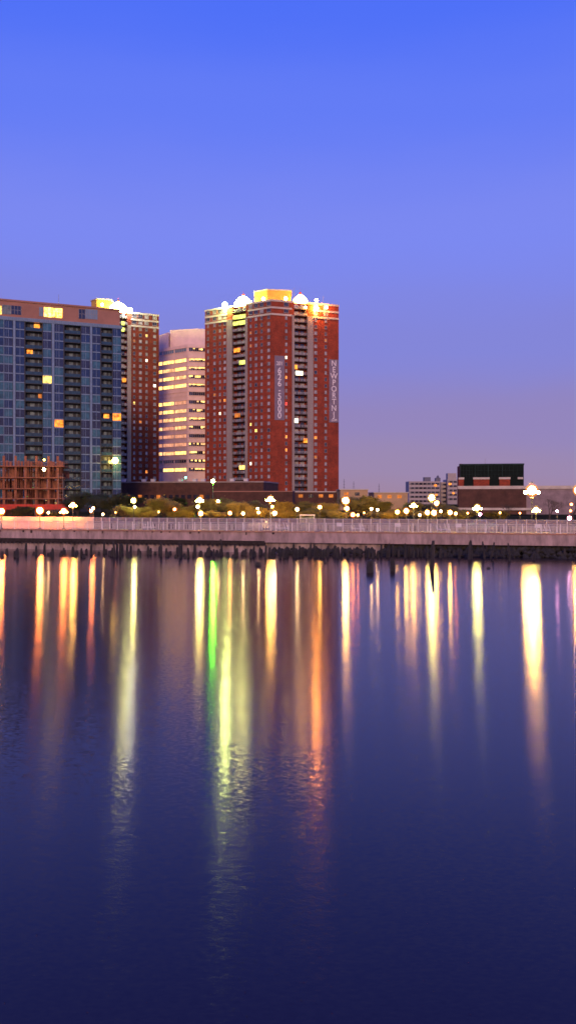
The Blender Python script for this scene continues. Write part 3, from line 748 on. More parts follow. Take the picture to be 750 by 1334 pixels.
# ------------------------------------------------------------------ white office block
def office():
    f1 = Fr(207, 444, 244.6, 430); f2 = Fr(244.6, 430, 292, 434)
    Hh = zat(448, 430)
    t = thing('office_block', f1.w(f1.L, -5, GZ), 'pinkish white office block with long lit window bands between the two brick towers', 'office block')
    a0 = f1.a(200)
    pts = [f1.xy(a0), f1.xy(f1.L), f2.xy(f2.L), f2.xy(f2.L, -26), f1.xy(a0, -26)]
    b = MB(); b.prism(pts, GZ - .3, Hh, 0); b.build('wall', M['office'], t)
    # plant room
    z1 = zat(431, 445)
    b = MB(); b.prism([(kx(203) * 448, 452), (kx(221) * 446, 442), (kx(221) * 446, 462), (kx(203) * 448, 462)], Hh - .2, z1 - 1.2); b.prism([(kx(222) * 446, 444), (kx(256) * 440, 440), (kx(290) * 440, 444), (kx(290) * 440, 462), (kx(222) * 446, 462)], Hh - .2, z1 + .3)
    b.build('plant_room', M['office'], t)
    ph = 11.0 / F * 430
    rows = [455.5, 469] + [469 + 11.02 * i for i in range(1, 14)]
    L1 = {1: 'offy offy offy', 2: 'offy offo offy', 3: 'offo offy offo', 4: 'offy offy offy', 5: 'x x x', 6: 'offy offy offp', 7: 'offo offy offo', 8: 'offp offo offy', 9: 'offo offp offo',
          10: 'offp offp offp', 11: 'offp offp offp', 12: 'offo offo offy', 13: 'd d d', 14: 'd offy offy', 0: 'g g g'}
    R1 = {1: 'offy', 2: 'offy', 3: 'mix', 4: 'offy', 5: 'd', 6: 'mix', 7: 'mix', 8: 'offy', 9: 'mix', 10: 'd', 11: 'mix', 12: 'mix', 13: 'mix', 14: 'mix', 0: 'mix'}
    reveal = MB(); q = random.Random(2)
    for i, y in enumerate(rows):
        zc = zat(y - 0.6, 430)
        for j, (p0, p1) in enumerate(((204, 211.5), (213, 226.3), (228, 242.5))):
            m = L1[i].split()[j]
            if m == 'x': continue
            mm = {'d': M['g3'], 'g': M['steelblue']}.get(m) or M[m]
            b = MB(); aa, ab = f1.a(p0), f1.a(p1); f1.box(b, aa, ab, .002, .05, zc - .8, zc + .8, 0)
            n = 5 if j else 2
            for k in range(1, n): x = aa + (ab - aa) * k / n; f1.box(b, x - .07, x + .07, .05, .12, zc - .8, zc + .8, 1)
            b.build('window_band', [mm, M['office']], t)
        f1.box(reveal, a0, f1.L - .3, 0, .3, zc + .95, zc + 1.15, 0); f1.box(reveal, a0, f1.L - .3, 0, .22, zc - 1.1, zc - .95, 0)
        aa, ab = f2.a(246), f2.a(292); m = R1[i]
        b = MB(); f2.box(b, aa, ab, .002, .04, zc - .85, zc + .85, 0); n = 18
        w = (ab - aa) / n
        for k in range(n):
            x = aa + k * w
            if m == 'offy' or (m == 'mix' and q.random() < .5):
                hh = q.uniform(.25, .7); f2.box(b, x + .1, x + w - .05, .04, .07, zc + .75 - hh * 1.6, zc + .75, q.choice((2, 2, 3)))
            f2.box(b, x - .04, x + .04, .04, .12, zc - .85, zc + .85, 1)
        b.build('window_band', [M['g3'], M['office'], M['offy'], M['offo']], t)
        f2.box(reveal, .1, f2.L, 0, .3, zc + 1.0, zc + 1.2, 0); f2.box(reveal, .1, f2.L, 0, .22, zc - 1.15, zc - 1.0, 0)
    reveal.build('ledge', M['office'], t)
office()

# ------------------------------------------------------------------ podium buildings
def podium():
    f = Fr(120, 350, 370, 335)
    t = thing('parking_podium', f.w(f.L / 2, -5, GZ), 'long low brown podium building at the feet of the towers', 'podium')
    z1 = f.z(200, 629)
    a0, a1 = f.a(149), f.a(343)
    b = MB(); f.box(b, a0, a1, -30, 0, GZ - .3, z1, 0); b.build('wall', M['brownb'], t)
    b = MB(); f.box(b, a0 - .2, a1 + .2, -30.2, .25, z1, z1 + .55, 0); b.build('parapet', M['pale'], t)
    z2 = f.z(330, 641); e0, e1 = f.a(282), f.a(384)
    b = MB(); f.box(b, e0, e1, .003, 5, GZ - .3, z2, 0); b.build('wing', M['brownb'], t)
    b = MB(); f.box(b, e0 - .1, e1 + .1, .26, 5.2, z2, z2 + .4, 0); b.build('parapet', M['brown'], t)
    for px in (157, 171, 184, 196, 209, 232, 251, 262, 300, 318):
        if px in (171,209): continue
        x = f.a(px); b = MB(); f.box(b, x - .8, x + .8, -4, -2.4, z1 + .55, z1 + 1.5, 0); f.box(b, x - .95, x + .95, -4.15, -2.25, z1 + 1.5, z1 + 1.65, 0); b.build('roof_vent', M['white'], t)
    q = random.Random(8)
    for px in range(156, 340, 8):
        x = f.a(px); b = MB()
        f.box(b, x, x + 1.6, .002, .08, GZ + 4.5, GZ + 6, 0); b.build('window', M['dwin'] if q.random() < .7 else M['wo2'], t)
podium()
def mast_light(px, py, Y, r, col, s, label, foot, cat='light', name='mast_light'):
    X = kx(px) * Y; z = zat(py, Y)
    t = thing(name, (X, Y, foot), label, cat)
    b = MB(); b.sphere((X, Y, z), r, 12); b.build('lamp', glow('mast_%d' % px, col, s), t, smooth=True)
    b = MB(); b.tube((X, Y + .1, foot), (X, Y + .1, z - r * .5), .1, .07, 6); b.build('mast', M['pole'], t)
mast_light(277.3, 626.5, 150, .30, (.14, 1, .03), 1300, 'green light on the tallest mast, in front of the podium left of the red tower', GZ)  # podium roof light, put nearer on a made-up mast for its reflection
mast_light(241.8, 622, 345, .35, (.05, 1, .35), 40, 'small green light on the podium roof below the white office block', 13.9)

# ------------------------------------------------------------------ construction frame
def construction():
    f = Fr(-60, 228, 84, 232)
    t = thing('concrete_building_frame', f.w(f.L / 2, -4, GZ), 'unfinished reddish concrete building frame full of shoring props at the left edge', 'building frame')
    lv = [GZ, f.z(40, 649), f.z(40, 636), f.z(40, 621.6), f.z(40, 606.7)]
    for z in lv[1:]:
        b = MB(); f.box(b, 0, f.L, -14, .5, z - .28, z, 0); b.build('floor_slab', M['raw'], t)
    for d in (-.2, -5, -10):
        for px in (-50, -30, -11, 4.7, 20, 33, 47, 63, 75):
            x = f.a(px); b = MB(); top = lv[-1] + (2.7 if d > -1 else 1.6)
            f.box(b, x - .3, x + .3, d - .5, d, GZ - .2, top, 0); b.build('column', M['raw'], t)
    q = random.Random(31); n = 0; rest = MB()
    for li in range(4):
        z0, z1 = lv[li], lv[li + 1] - .28
        px = -20
        while px < 83:
            x = f.a(px); d = q.uniform(-.2, .2); 
            rest_m = rest
            rest_m.tube(f.w(x, d, z0), f.w(x, d, z1), .06, .05, 5)
            if q.random() < .4: rest_m.tube(f.w(x, -3 - 5 * q.random(), z0), f.w(x, -3.2, z1), .06, .05, 5)
            px += q.uniform(1.6, 3.4)
        for k in range(14):
            x = f.a(q.uniform(-10, 80)); d = q.uniform(-12, -2); w = q.uniform(.8, 2.5)
            f.box(rest, x, x + w, d - .05, d, z0 + .01, z1 - .01 - q.random() * .8, 0)
    o = rest.build('shoring_prop', M['prop'], t); o['kind'] = 'stuff'
    b = MB()
    for i in range(2):
        z = lv[-1] + .55 + i * .5
        f.box(b, 0, f.L + 1, .42, .48, z, z + .06, 0)
    for px in range(-40, 85, 4): x = f.a(px); f.box(b, x, x + .06, .42, .48, lv[-1], lv[-1] + 1.1, 0)
    b.build('guard_rail', M['prop'], t)
    # scaffold at the right end
    b = MB(); x0, x1 = f.a(76.5), f.a(82.5)
    for x in (x0, x1): b.tube(f.w(x, .9, GZ), f.w(x, .9, lv[3] + 1), .05, .05, 5)
    z = GZ + .5
    while z < lv[3] + 1: b.tube(f.w(x0, .9, z), f.w(x1, .9, z), .04, .04, 5); z += 1.0
    b.build('scaffold', M['pale'], t)
    fr_ = f.off(3); x0 = fr_.a(-15); x1 = fr_.a(75); b = MB(); z0, z1 = fr_.z(40, 664), fr_.z(40, 657)
    x = x0
    while x < x1: fr_.box(b, x, x + 2.95, 0, .05, z0, z1, 0); x += 3
    t2 = thing('site_fence', fr_.w((x0 + x1) / 2, 0, GZ), 'bright red netting fence in front of the unfinished concrete frame', 'fence')
    b.build('netting', M['redtarp'], t2); b = MB(); x = x0
    while x < x1: fr_.box(b, x - .04, x + .02, -.08, -.01, GZ - .2, z1 + .1, 0); x += 3
    b.build('post', M['pale'], t2)
construction()
mast_light(57.3, 611.5, 226, .42, (1, .75, .3), 45, 'round work light hanging by the top slab of the unfinished frame', 16.1 - 3.2)
mast_light(57.6, 599, 229.5, .3, (1, .6, .1), 14, 'small yellow work light on top of the unfinished frame', 16.1)

# ------------------------------------------------------------------ right side buildings
def box_building():
    f = Fr(597, 250, 683, 246)
    t = thing('box_building', f.w(f.L / 2, -5, GZ), 'dark green glazed box building on a brick base at the right', 'building')
    X = f.a
    zt, zb = f.z(640, 604), f.z(640, 633)
    g = MB(); f.box(g, X(599), X(682), -16, 0, f.z(640, 633), zt - .5, 0); g.build('glazed_box', M['greenglass'], t)
    b = MB(); f.box(b, X(598.5), X(682.5), -16.3, .3, zt - .5, zt, 0)
    for px in (599, 618, 635, 653.5): f.box(b, X(px), X(px + 1.2), .002, .3, f.z(640, 624), zt - .5, 0)
    for px in (603, 607, 611, 614.5, 622, 626, 630.5, 640, 644, 649, 658, 663, 668, 673, 678): f.box(b, X(px), X(px) + .08, .002, .12, f.z(640, 624), zt - .5, 0)
    for py in (608.5, 613, 618): z = f.z(640, py); f.box(b, X(599), X(682), .121, .16, z, z + .08, 0)
    b.build('frame', M['greenclad'], t)
    b = MB()
    for p0, p1, y in ((597, 604, 624.5), (616.5, 637, 624.5), (650, 664, 624.5)):
        b = MB(); f.box(b, X(p0), X(p1), -.5, .6, f.z(640, 633), f.z(640, y), 0); b.build('brick_bay', M['brick'], t)
    b = MB()
    for p0, p1 in ((597, 604.5), (616, 637.5), (649.5, 664.5), (674, 681)):
        b = MB(); f.box(b, X(p0), X(p1), -.4, .75, f.z(640, 624.4), f.z(640, 621.8), 0); b.build('sill', M['cream'], t)
    b = MB(); f.box(b, X(596), X(790), -18, .9, f.z(640, 637), f.z(640, 633) - .003, 0); f.box(b, X(596), X(705), .9, 1.3, f.z(640, 664.5), f.z(640, 661.5), 0); b.build('band', M['cream'], t)
    b = MB(); f.box(b, X(597), X(685), -17, .88, GZ - .2, f.z(640, 637) - .003, 0); b.build('base_wall', M['brownb'], t)
    b = MB(); f.box(b, X(685) + .003, X(790), -17, .6, GZ - .2, f.z(640, 637) - .003, 0); b.build('wing', M['wing'], t)
    q = random.Random(6)
    b = MB(); b.tube(f.w(X(632), -4, zt), f.w(X(632), -4, zt + 1.6), .06, .04, 5); b.build('antenna', M['winframe'], t)
box_building()
def flats(px0, px1, Y, py, name, label, step=0):
    X0, X1 = kx(px0) * Y, kx(px1) * Y; zt = zat(py, Y)
    t = thing('apartment_block', ((X0 + X1) / 2, Y, GZ), label, 'apartment block')
    b = MB(); b.box(X0, X1, Y, Y + 20, GZ - .2, zt); b.build('wall', M['far'], t)
    n = int((zt - GZ) / 3.6)
    for k in range(n):
        z = zt - 2.9 - k * 3.6; b = MB(); b.box(X0 + .6, X1 - .6, Y - .1, Y - .002, z, z + 1.7, 0)
        x = X0 + 1
        while x < X1 - 1: b.box(x, x + .5, Y - .2, Y - .1, z, z + 1.7, 1); x += 3.4
        b.build('window_band', [M['dwin'], M['far']], t)
    return t, zt
t1, zt1 = flats(532.5, 573, 700, 627, 'x', 'pale banded block of flats in the distance, left of the dark box building')
b = MB(); X = kx(556) * 708; b.box(X - 2.7, X + 2.7, 706, 712, zt1, zt1 + 3.6); b.build('roof_box', M['slate'], t1)
b = MB(); X = kx(570) * 708; b.box(X - 1.9, X + 1.9, 706, 712, zt1, zt1 + 3); b.lathe([(1.5, 3), (.8, 4.5), (.1, 5.4)], (X, 708, zt1), 8); b.build('roof_tank', M['slate'], t1)
b = MB(); X = kx(567) * 699.7; b.box(X - 1, X + 1, 699.4, 699.88, zt1 - 4.2, zt1 - 2.6); b.box(X + 0, X + 1.6, 699.4, 699.88, zt1 - 12, zt1 - 10.6); b.build('lit_window', M['wo'], t1)
t2, zt2 = flats(574, 582, 712, 628, 'x', 'narrow blank stair tower between the two banded blocks of flats')
t3, zt3 = flats(582.5, 600, 705, 624.5, 'x', 'second pale block of flats with a square roof hut, beside the dark box building')
b = MB(); X = kx(588) * 708; b.box(X - 3.6, X + 3.6, 706, 714, zt3, zt3 + 5.2); b.build('roof_hut', M['far'], t3)
b = MB(); X = kx(586) * 704.5; b.box(X - 1, X + 1, 704.4, 704.88, zt3 - 4.6, zt3 - 3); b.box(X + 2, X + 3.6, 704.4, 704.88, zt3 - 12.2, zt3 - 10.8); b.build('lit_window', M['wo'], t3)
b = MB(); b.box(kx(599) * 600, kx(612) * 600, 600, 610, GZ - .2, zat(607, 600)); b.box(kx(599.5) * 600, kx(602) * 600, 601, 605, zat(607, 600), zat(604, 600))
tag(b.build('chimney_stack', M['brick']), 'slim red brick block seen just behind the left edge of the dark box building', 'building')
def low_building(px0, px1, Y, py, mat, label, dep=25):
    X0, X1 = kx(px0) * Y, kx(px1) * Y; zt = zat(py, Y)
    t = thing('low_building', ((X0 + X1) / 2, Y, GZ), label, 'building', None)
    b = MB(); b.box(X0, X1, Y, Y + dep, GZ - .2, zt - .4); b.build('wall', mat, t)
    b = MB(); b.box(X0 - .3, X1 + .3, Y - .3, Y + dep, zt - .4, zt); b.build('roof_edge', M['cream'], t)
    x = X0 + 1.5; q = random.Random(int(px0))
    while x < X1 - 3:
        b = MB(); b.box(x, x + 1.8, Y - .08, Y - .002, zt - 2.6, zt - 1.3); b.build('window', M['dwin'] if q.random() < .6 else M['wo2'], t); x += 4.2
low_building(443, 479, 330, 637, M['tan'], 'ochre low building just right of the bannered brick tower')
low_building(487, 531, 360, 641, M['tan'], 'long tan low building left of the pale flats')
low_building(384, 443, 352, 640, M['brownb'], 'dark low building at the foot of the bannered tower\'s right wing', 12)
low_building(705, 800, 420, 640, M['tan'], 'pale tan building at the right edge behind the bare tree')
for px, py, lb in ((448, 624, 'thin radio mast nearest the red tower'), (460.5, 627, 'thin radio mast, middle one right of the red tower'), (493.5, 630, 'thin radio mast above the tan building')):
    Y = 900; b = MB(); b.tube((kx(px) * Y, Y, GZ), (kx(px) * Y, Y, zat(py, Y)), .35, .2, 5)
    for k in range(3): z = zat(py, Y) - 3 - 3 * k; b.box(kx(px) * Y - 1, kx(px) * Y + 1, Y - .1, Y + .1, z, z + .3)
    tag(b.build('radio_mast', M['slate'], at=(kx(px) * Y, Y, GZ)), lb, 'mast')

# ------------------------------------------------------------------ trees
def tree_meshes(seed, h, spread, leaf_n, leaf_s, depth=4, bare=False):
    q = random.Random(seed); tb_ = MB(); tips = []
    def grow(p, d, l, r, k):
        e = p + d * l; tb_.tube(p, e, r, r * .62, 6 if k < 2 else 4, cap=False)
        if k >= 2: tips.append((p + e) / 2)
        if k == depth: tips.append(e); return
        for i in range(3 if k < 3 else q.choice((2, 3))):
            az_ = q.uniform(0, 6.28); tilt = q.uniform(.35, .85) * spread
            nd = (d + Vector((math.cos(az_) * tilt, math.sin(az_) * tilt, q.uniform(-.05, .3)))).normalized()
            grow(e if q.random() < .7 else p + d * l * .75, nd, l * q.uniform(.62, .8), r * .58, k + 1)
    grow(Vector((0, 0, 0)), Vector((q.uniform(-.05, .05), 0, 1)).normalized(), h * .30, h * .024 + .03, 0)
    trunk = tb_.mesh('trunk', M['trunk'])
    lb = MB()
    for i in range(leaf_n):
        c = q.choice(tips); g = q.gauss
        p = c + Vector((g(0, h * .045), g(0, h * .045), g(0, h * .035))); s = leaf_s * q.uniform(.5, 1.4)
        a = Vector((g(0, 1), g(0, 1), g(0, 1))).normalized(); b_ = a.orthogonal().normalized() * s * .6; a *= s
        lb.add([p - a, p + b_, p + a, p - b_], [(0, 1, 2, 3)])
    return trunk, lb
protos = []
for i, (h, sp, n, s) in enumerate(((6.5, .95, 6000, .13), (5.8, 1.1, 4600, .12), (7.2, .85, 7000, .14), (5.2, 1.2, 2600, .11))):
    protos.append((h,) + tree_meshes(50 + i, h, sp, n, s))
crowns = {}
def crown_mesh(i, m):
    if (i, m) not in crowns: crowns[(i, m)] = protos[i][2].mesh('crown', M[m])
    return crowns[(i, m)]
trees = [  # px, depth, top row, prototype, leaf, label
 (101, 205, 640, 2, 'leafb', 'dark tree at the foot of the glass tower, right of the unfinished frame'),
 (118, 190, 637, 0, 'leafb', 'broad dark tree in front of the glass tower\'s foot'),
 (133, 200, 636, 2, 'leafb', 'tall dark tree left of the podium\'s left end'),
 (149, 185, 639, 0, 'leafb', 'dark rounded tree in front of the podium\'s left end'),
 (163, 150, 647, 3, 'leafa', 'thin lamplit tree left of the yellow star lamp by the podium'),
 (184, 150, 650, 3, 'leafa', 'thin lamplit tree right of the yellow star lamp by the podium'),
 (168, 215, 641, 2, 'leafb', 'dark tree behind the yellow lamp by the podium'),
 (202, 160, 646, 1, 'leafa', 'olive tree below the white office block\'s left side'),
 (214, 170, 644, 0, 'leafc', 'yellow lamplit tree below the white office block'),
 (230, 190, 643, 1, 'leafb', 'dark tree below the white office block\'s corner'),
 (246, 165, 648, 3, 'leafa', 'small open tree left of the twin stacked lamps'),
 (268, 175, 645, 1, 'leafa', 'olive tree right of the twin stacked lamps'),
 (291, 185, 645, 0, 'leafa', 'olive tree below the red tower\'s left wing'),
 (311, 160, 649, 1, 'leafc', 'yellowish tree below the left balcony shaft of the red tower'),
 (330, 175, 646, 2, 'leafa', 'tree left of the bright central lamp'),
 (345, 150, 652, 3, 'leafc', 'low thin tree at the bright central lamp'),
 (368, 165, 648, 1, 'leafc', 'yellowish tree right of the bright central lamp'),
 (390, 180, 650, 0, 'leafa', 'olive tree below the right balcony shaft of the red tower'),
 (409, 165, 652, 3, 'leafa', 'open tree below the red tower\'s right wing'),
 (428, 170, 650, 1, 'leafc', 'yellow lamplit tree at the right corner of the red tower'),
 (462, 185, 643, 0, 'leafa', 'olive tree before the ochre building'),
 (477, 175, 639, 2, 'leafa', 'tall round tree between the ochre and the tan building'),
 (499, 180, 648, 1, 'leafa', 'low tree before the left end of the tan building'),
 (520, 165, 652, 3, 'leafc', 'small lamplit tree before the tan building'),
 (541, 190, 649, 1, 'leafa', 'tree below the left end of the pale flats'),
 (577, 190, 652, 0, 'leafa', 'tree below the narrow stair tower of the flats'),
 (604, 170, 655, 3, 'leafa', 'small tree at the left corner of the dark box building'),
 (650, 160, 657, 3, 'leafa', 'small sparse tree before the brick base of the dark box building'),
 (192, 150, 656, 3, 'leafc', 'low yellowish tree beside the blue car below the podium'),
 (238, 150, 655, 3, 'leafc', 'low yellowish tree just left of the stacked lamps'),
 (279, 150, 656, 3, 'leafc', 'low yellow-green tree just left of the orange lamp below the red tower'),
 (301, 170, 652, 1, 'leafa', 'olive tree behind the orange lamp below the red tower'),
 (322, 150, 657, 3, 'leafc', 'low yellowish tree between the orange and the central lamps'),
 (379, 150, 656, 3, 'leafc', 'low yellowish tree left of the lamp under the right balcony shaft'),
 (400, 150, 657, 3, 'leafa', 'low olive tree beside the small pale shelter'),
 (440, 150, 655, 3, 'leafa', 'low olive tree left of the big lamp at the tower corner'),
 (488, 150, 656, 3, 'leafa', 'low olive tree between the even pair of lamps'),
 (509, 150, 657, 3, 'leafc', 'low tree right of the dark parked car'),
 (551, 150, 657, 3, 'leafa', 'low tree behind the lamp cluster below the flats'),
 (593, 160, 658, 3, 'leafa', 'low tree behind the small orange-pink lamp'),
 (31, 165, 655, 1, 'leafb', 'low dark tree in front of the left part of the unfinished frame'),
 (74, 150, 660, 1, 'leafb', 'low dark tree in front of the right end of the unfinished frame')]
q = random.Random(77)
for px, Y, py, pi, lf, lb in trees:
    Y = max(WB.Y(px) + 3.0, 124 + (Y - 150) * .45) if lf != 'leafb' or Y < 175 else Y - 40
    h, tr, _ = protos[pi]; z = zat(py, Y); s = (z - GZ) / (h * .98); X = kx(px) * Y
    t = thing('tree', (X, Y, GZ - .12), lb, 'tree', 'trees along the waterfront street'); rz = q.uniform(0, 6.28)
    wd = max(s, .8) * 1.4
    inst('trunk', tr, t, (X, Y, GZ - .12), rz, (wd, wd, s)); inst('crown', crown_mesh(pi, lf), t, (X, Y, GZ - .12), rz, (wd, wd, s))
tr, _ = tree_meshes(91, 8, 1.15, 1, .1, depth=6)
for px, Y, py, lb in ((716, 150, 641, 'bare tree with spreading branches at the right, between the lamps'), (660, 170, 650, 'bare slim tree before the dark box building\'s right side'), (746, 175, 646, 'bare tree at the right edge of the view')):
    X = kx(px) * Y; s = (zat(py, Y) - GZ) / 8.2; t = thing('bare_tree', (X, Y, GZ - .12), lb, 'tree'); inst('trunk', tr, t, (X, Y, GZ - .12), px, (s * 1.2, s * 1.2, s))
# hedges
def hedge(px0, px1, Y, h, mat, label):
    X0, X1 = kx(px0) * Y, kx(px1) * Y; q = random.Random(int(px0)); b = MB()
    for i in range(int((X1 - X0) * 150)):
        x = q.uniform(X0, X1); k = .8 + .25 * math.sin(x * 1.9) + .12 * math.sin(x * 5.1)
        p = Vector((x, Y + q.uniform(-.7, .7), GZ - .12 + (h * k) * q.random() ** .6)); g = q.gauss
        a = Vector((g(0, 1), g(0, 1), g(0, 1))).normalized(); c = a.orthogonal().normalized() * .07; a *= .12
        b.add([p - a, p + c, p + a, p - c], [(0, 1, 2, 3)])
    tag(b.build('hedge', M[mat], at=(X0, Y, GZ)), label, 'hedge', 'hedges behind the promenade fence')
hedge(395, 446, 122, 2.1, 'leafb', 'dark hedge behind the fence below the red tower\'s right wing')
hedge(540, 600, 124, 1.9, 'leafb', 'dark hedge behind the fence below the pale flats')
hedge(140, 232, 140, 1.7, 'leafa', 'olive hedge behind the fence below the podium')
hedge(245, 340, 142, 1.6, 'leafa', 'olive hedge behind the fence below the red tower\'s left wing')
hedge(452, 492, 130, 1.8, 'leafa', 'dark hedge behind the fence right of the red tower')
hedge(-5, 24, 130, 2.0, 'leafb', 'dark hedge behind the hoarding at the left edge')

# ------------------------------------------------------------------ cars
def car_parts():
    body = MB(); prof = [(-2.2, .35), (2.2, .35), (2.25, .75), (1.95, .95), (1.1, 1.02), (-1.75, 1.05), (-2.2, .95), (-2.25, .6)]
    n = len(prof); vs = []
    for y, k in ((-.88, 0), (.88, 0)): vs += [(x, y, z) for x, z in prof]
    body.add(vs, [tuple(range(n)), tuple(reversed(range(n, 2 * n)))] + [((i + 1) % n, i, i + n, (i + 1) % n + n) for i in range(n)])
    roof = MB(); roof.hexa([(-1.0, -.66, 1.46), (.35, -.66, 1.46), (.35, .66, 1.46), (-1.0, .66, 1.46), (-.85, -.58, 1.52), (.25, -.58, 1.52), (.25, .58, 1.52), (-.85, .58, 1.52)])
    for (xa, xb) in ((1.05, .35), (-1.7, -1.0), (-.3, -.35)):
        for s in (-1, 1): roof.tube((xa, s * .8, 1.0), (xb, s * .65, 1.48), .045, .04, 4)
    gl = MB(); gl.hexa([(-1.65, -.79, 1.02), (1.0, -.79, 1.02), (1.0, .79, 1.02), (-1.65, .79, 1.02), (-1.0, -.64, 1.45), (.33, -.64, 1.45), (.33, .64, 1.45), (-1.0, .64, 1.45)])
    wh = MB(); wh.tube((0, -.1, 0), (0, .1, 0), .33, .33, 14)
    rim = MB(); rim.tube((0, -.11, 0), (0, .11, 0), .19, .19, 10)
    hl = MB(); hl.box(0, .08, -.2, .2, -.07, .07)
    return body, roof, gl, wh.mesh('tyre', M['tyre']), rim.mesh('rim', M['winframe']), hl
cb, cro, cg, wme, rme, chl = car_parts()
cgm = cg.mesh('window', M['dwin']); hlm = chl.mesh('headlight', M['white'])
def car(px, Y, mat, rz, label, group='cars parked behind the promenade'):
    X = kx(px) * Y; t = thing('parked_car', (X, Y, GZ - .10), label, 'car', group, rz)
    for nm, me in (('body', cb.mesh('body', M[mat])), ('roof', cro.mesh('roof', M[mat])), ('window', cgm)):
        o = bpy.data.objects.new(nm, me); COL.objects.link(o); o.parent = t
    for x in (-1.4, 1.4):
        for y in (-.82, .82):
            w = bpy.data.objects.new('wheel', wme); COL.objects.link(w); w.parent = t; w.location = (x, y, .33)
            r_ = bpy.data.objects.new('rim', rme); COL.objects.link(r_); r_.parent = w
    for y in (-.6, .6):
        o = bpy.data.objects.new('headlight', hlm); COL.objects.link(o); o.parent = t; o.location = (2.2, y, .72)
wa = W.ang
for px, Y, m, rz, lb in ((22, 131, 'carw', wa, 'white car parked behind the hoarding, right of the leftmost lamp'), (99, 131, 'carw', wa, 'pale car parked behind the hoarding, near the pair of orange lamps'),
    (146, 134, 'card', wa, 'dark car parked left of the hedge below the podium'), (178, 128, 'carb', wa, 'blue car parked below the yellow star lamp by the podium'), (205, 128, 'card', wa + 3.1, 'dark car parked right of the blue one'),
    (345, 120, 'carw', wa, 'white car parked below the bright central lamp'), (372, 128, 'carr', wa, 'red car parked below the banner with the phone number'),
    (501, 119, 'card', wa + .1, 'dark car parked right of the red tower, behind the fence'), (628, 119, 'carb', wa, 'blue car parked below the lamp before the dark box building'),
    (655, 121, 'card', wa + 3.1, 'dark car below the right corner of the dark box building')):
    car(px, Y, m, rz, lb)
# bus shelter
def shelter():
    Y = 119; X0, X1 = kx(391) * Y, kx(409) * Y; t = thing('bus_shelter', ((X0 + X1) / 2, Y, GZ), 'small pale framed shelter behind the fence below the red tower', 'shelter')
    z1 = zat(671.5, Y)
    b = MB(); b.box(X0 - .1, X1 + .1, Y - .7, Y + .8, z1, z1 + .12); b.build('roof', M['white'], t)
    for x in (X0, X1):
        for y in (Y - .6, Y + .7): b = MB(); b.box(x - .05, x + .05, y - .05, y + .05, GZ - .1, z1); b.build('post', M['white'], t)
    b = MB(); b.box(X0 + .06, X1 - .06, Y + .68, Y + .7, GZ + .3, z1 - .2); b.build('glass_panel', M['door'], t)
shelter()

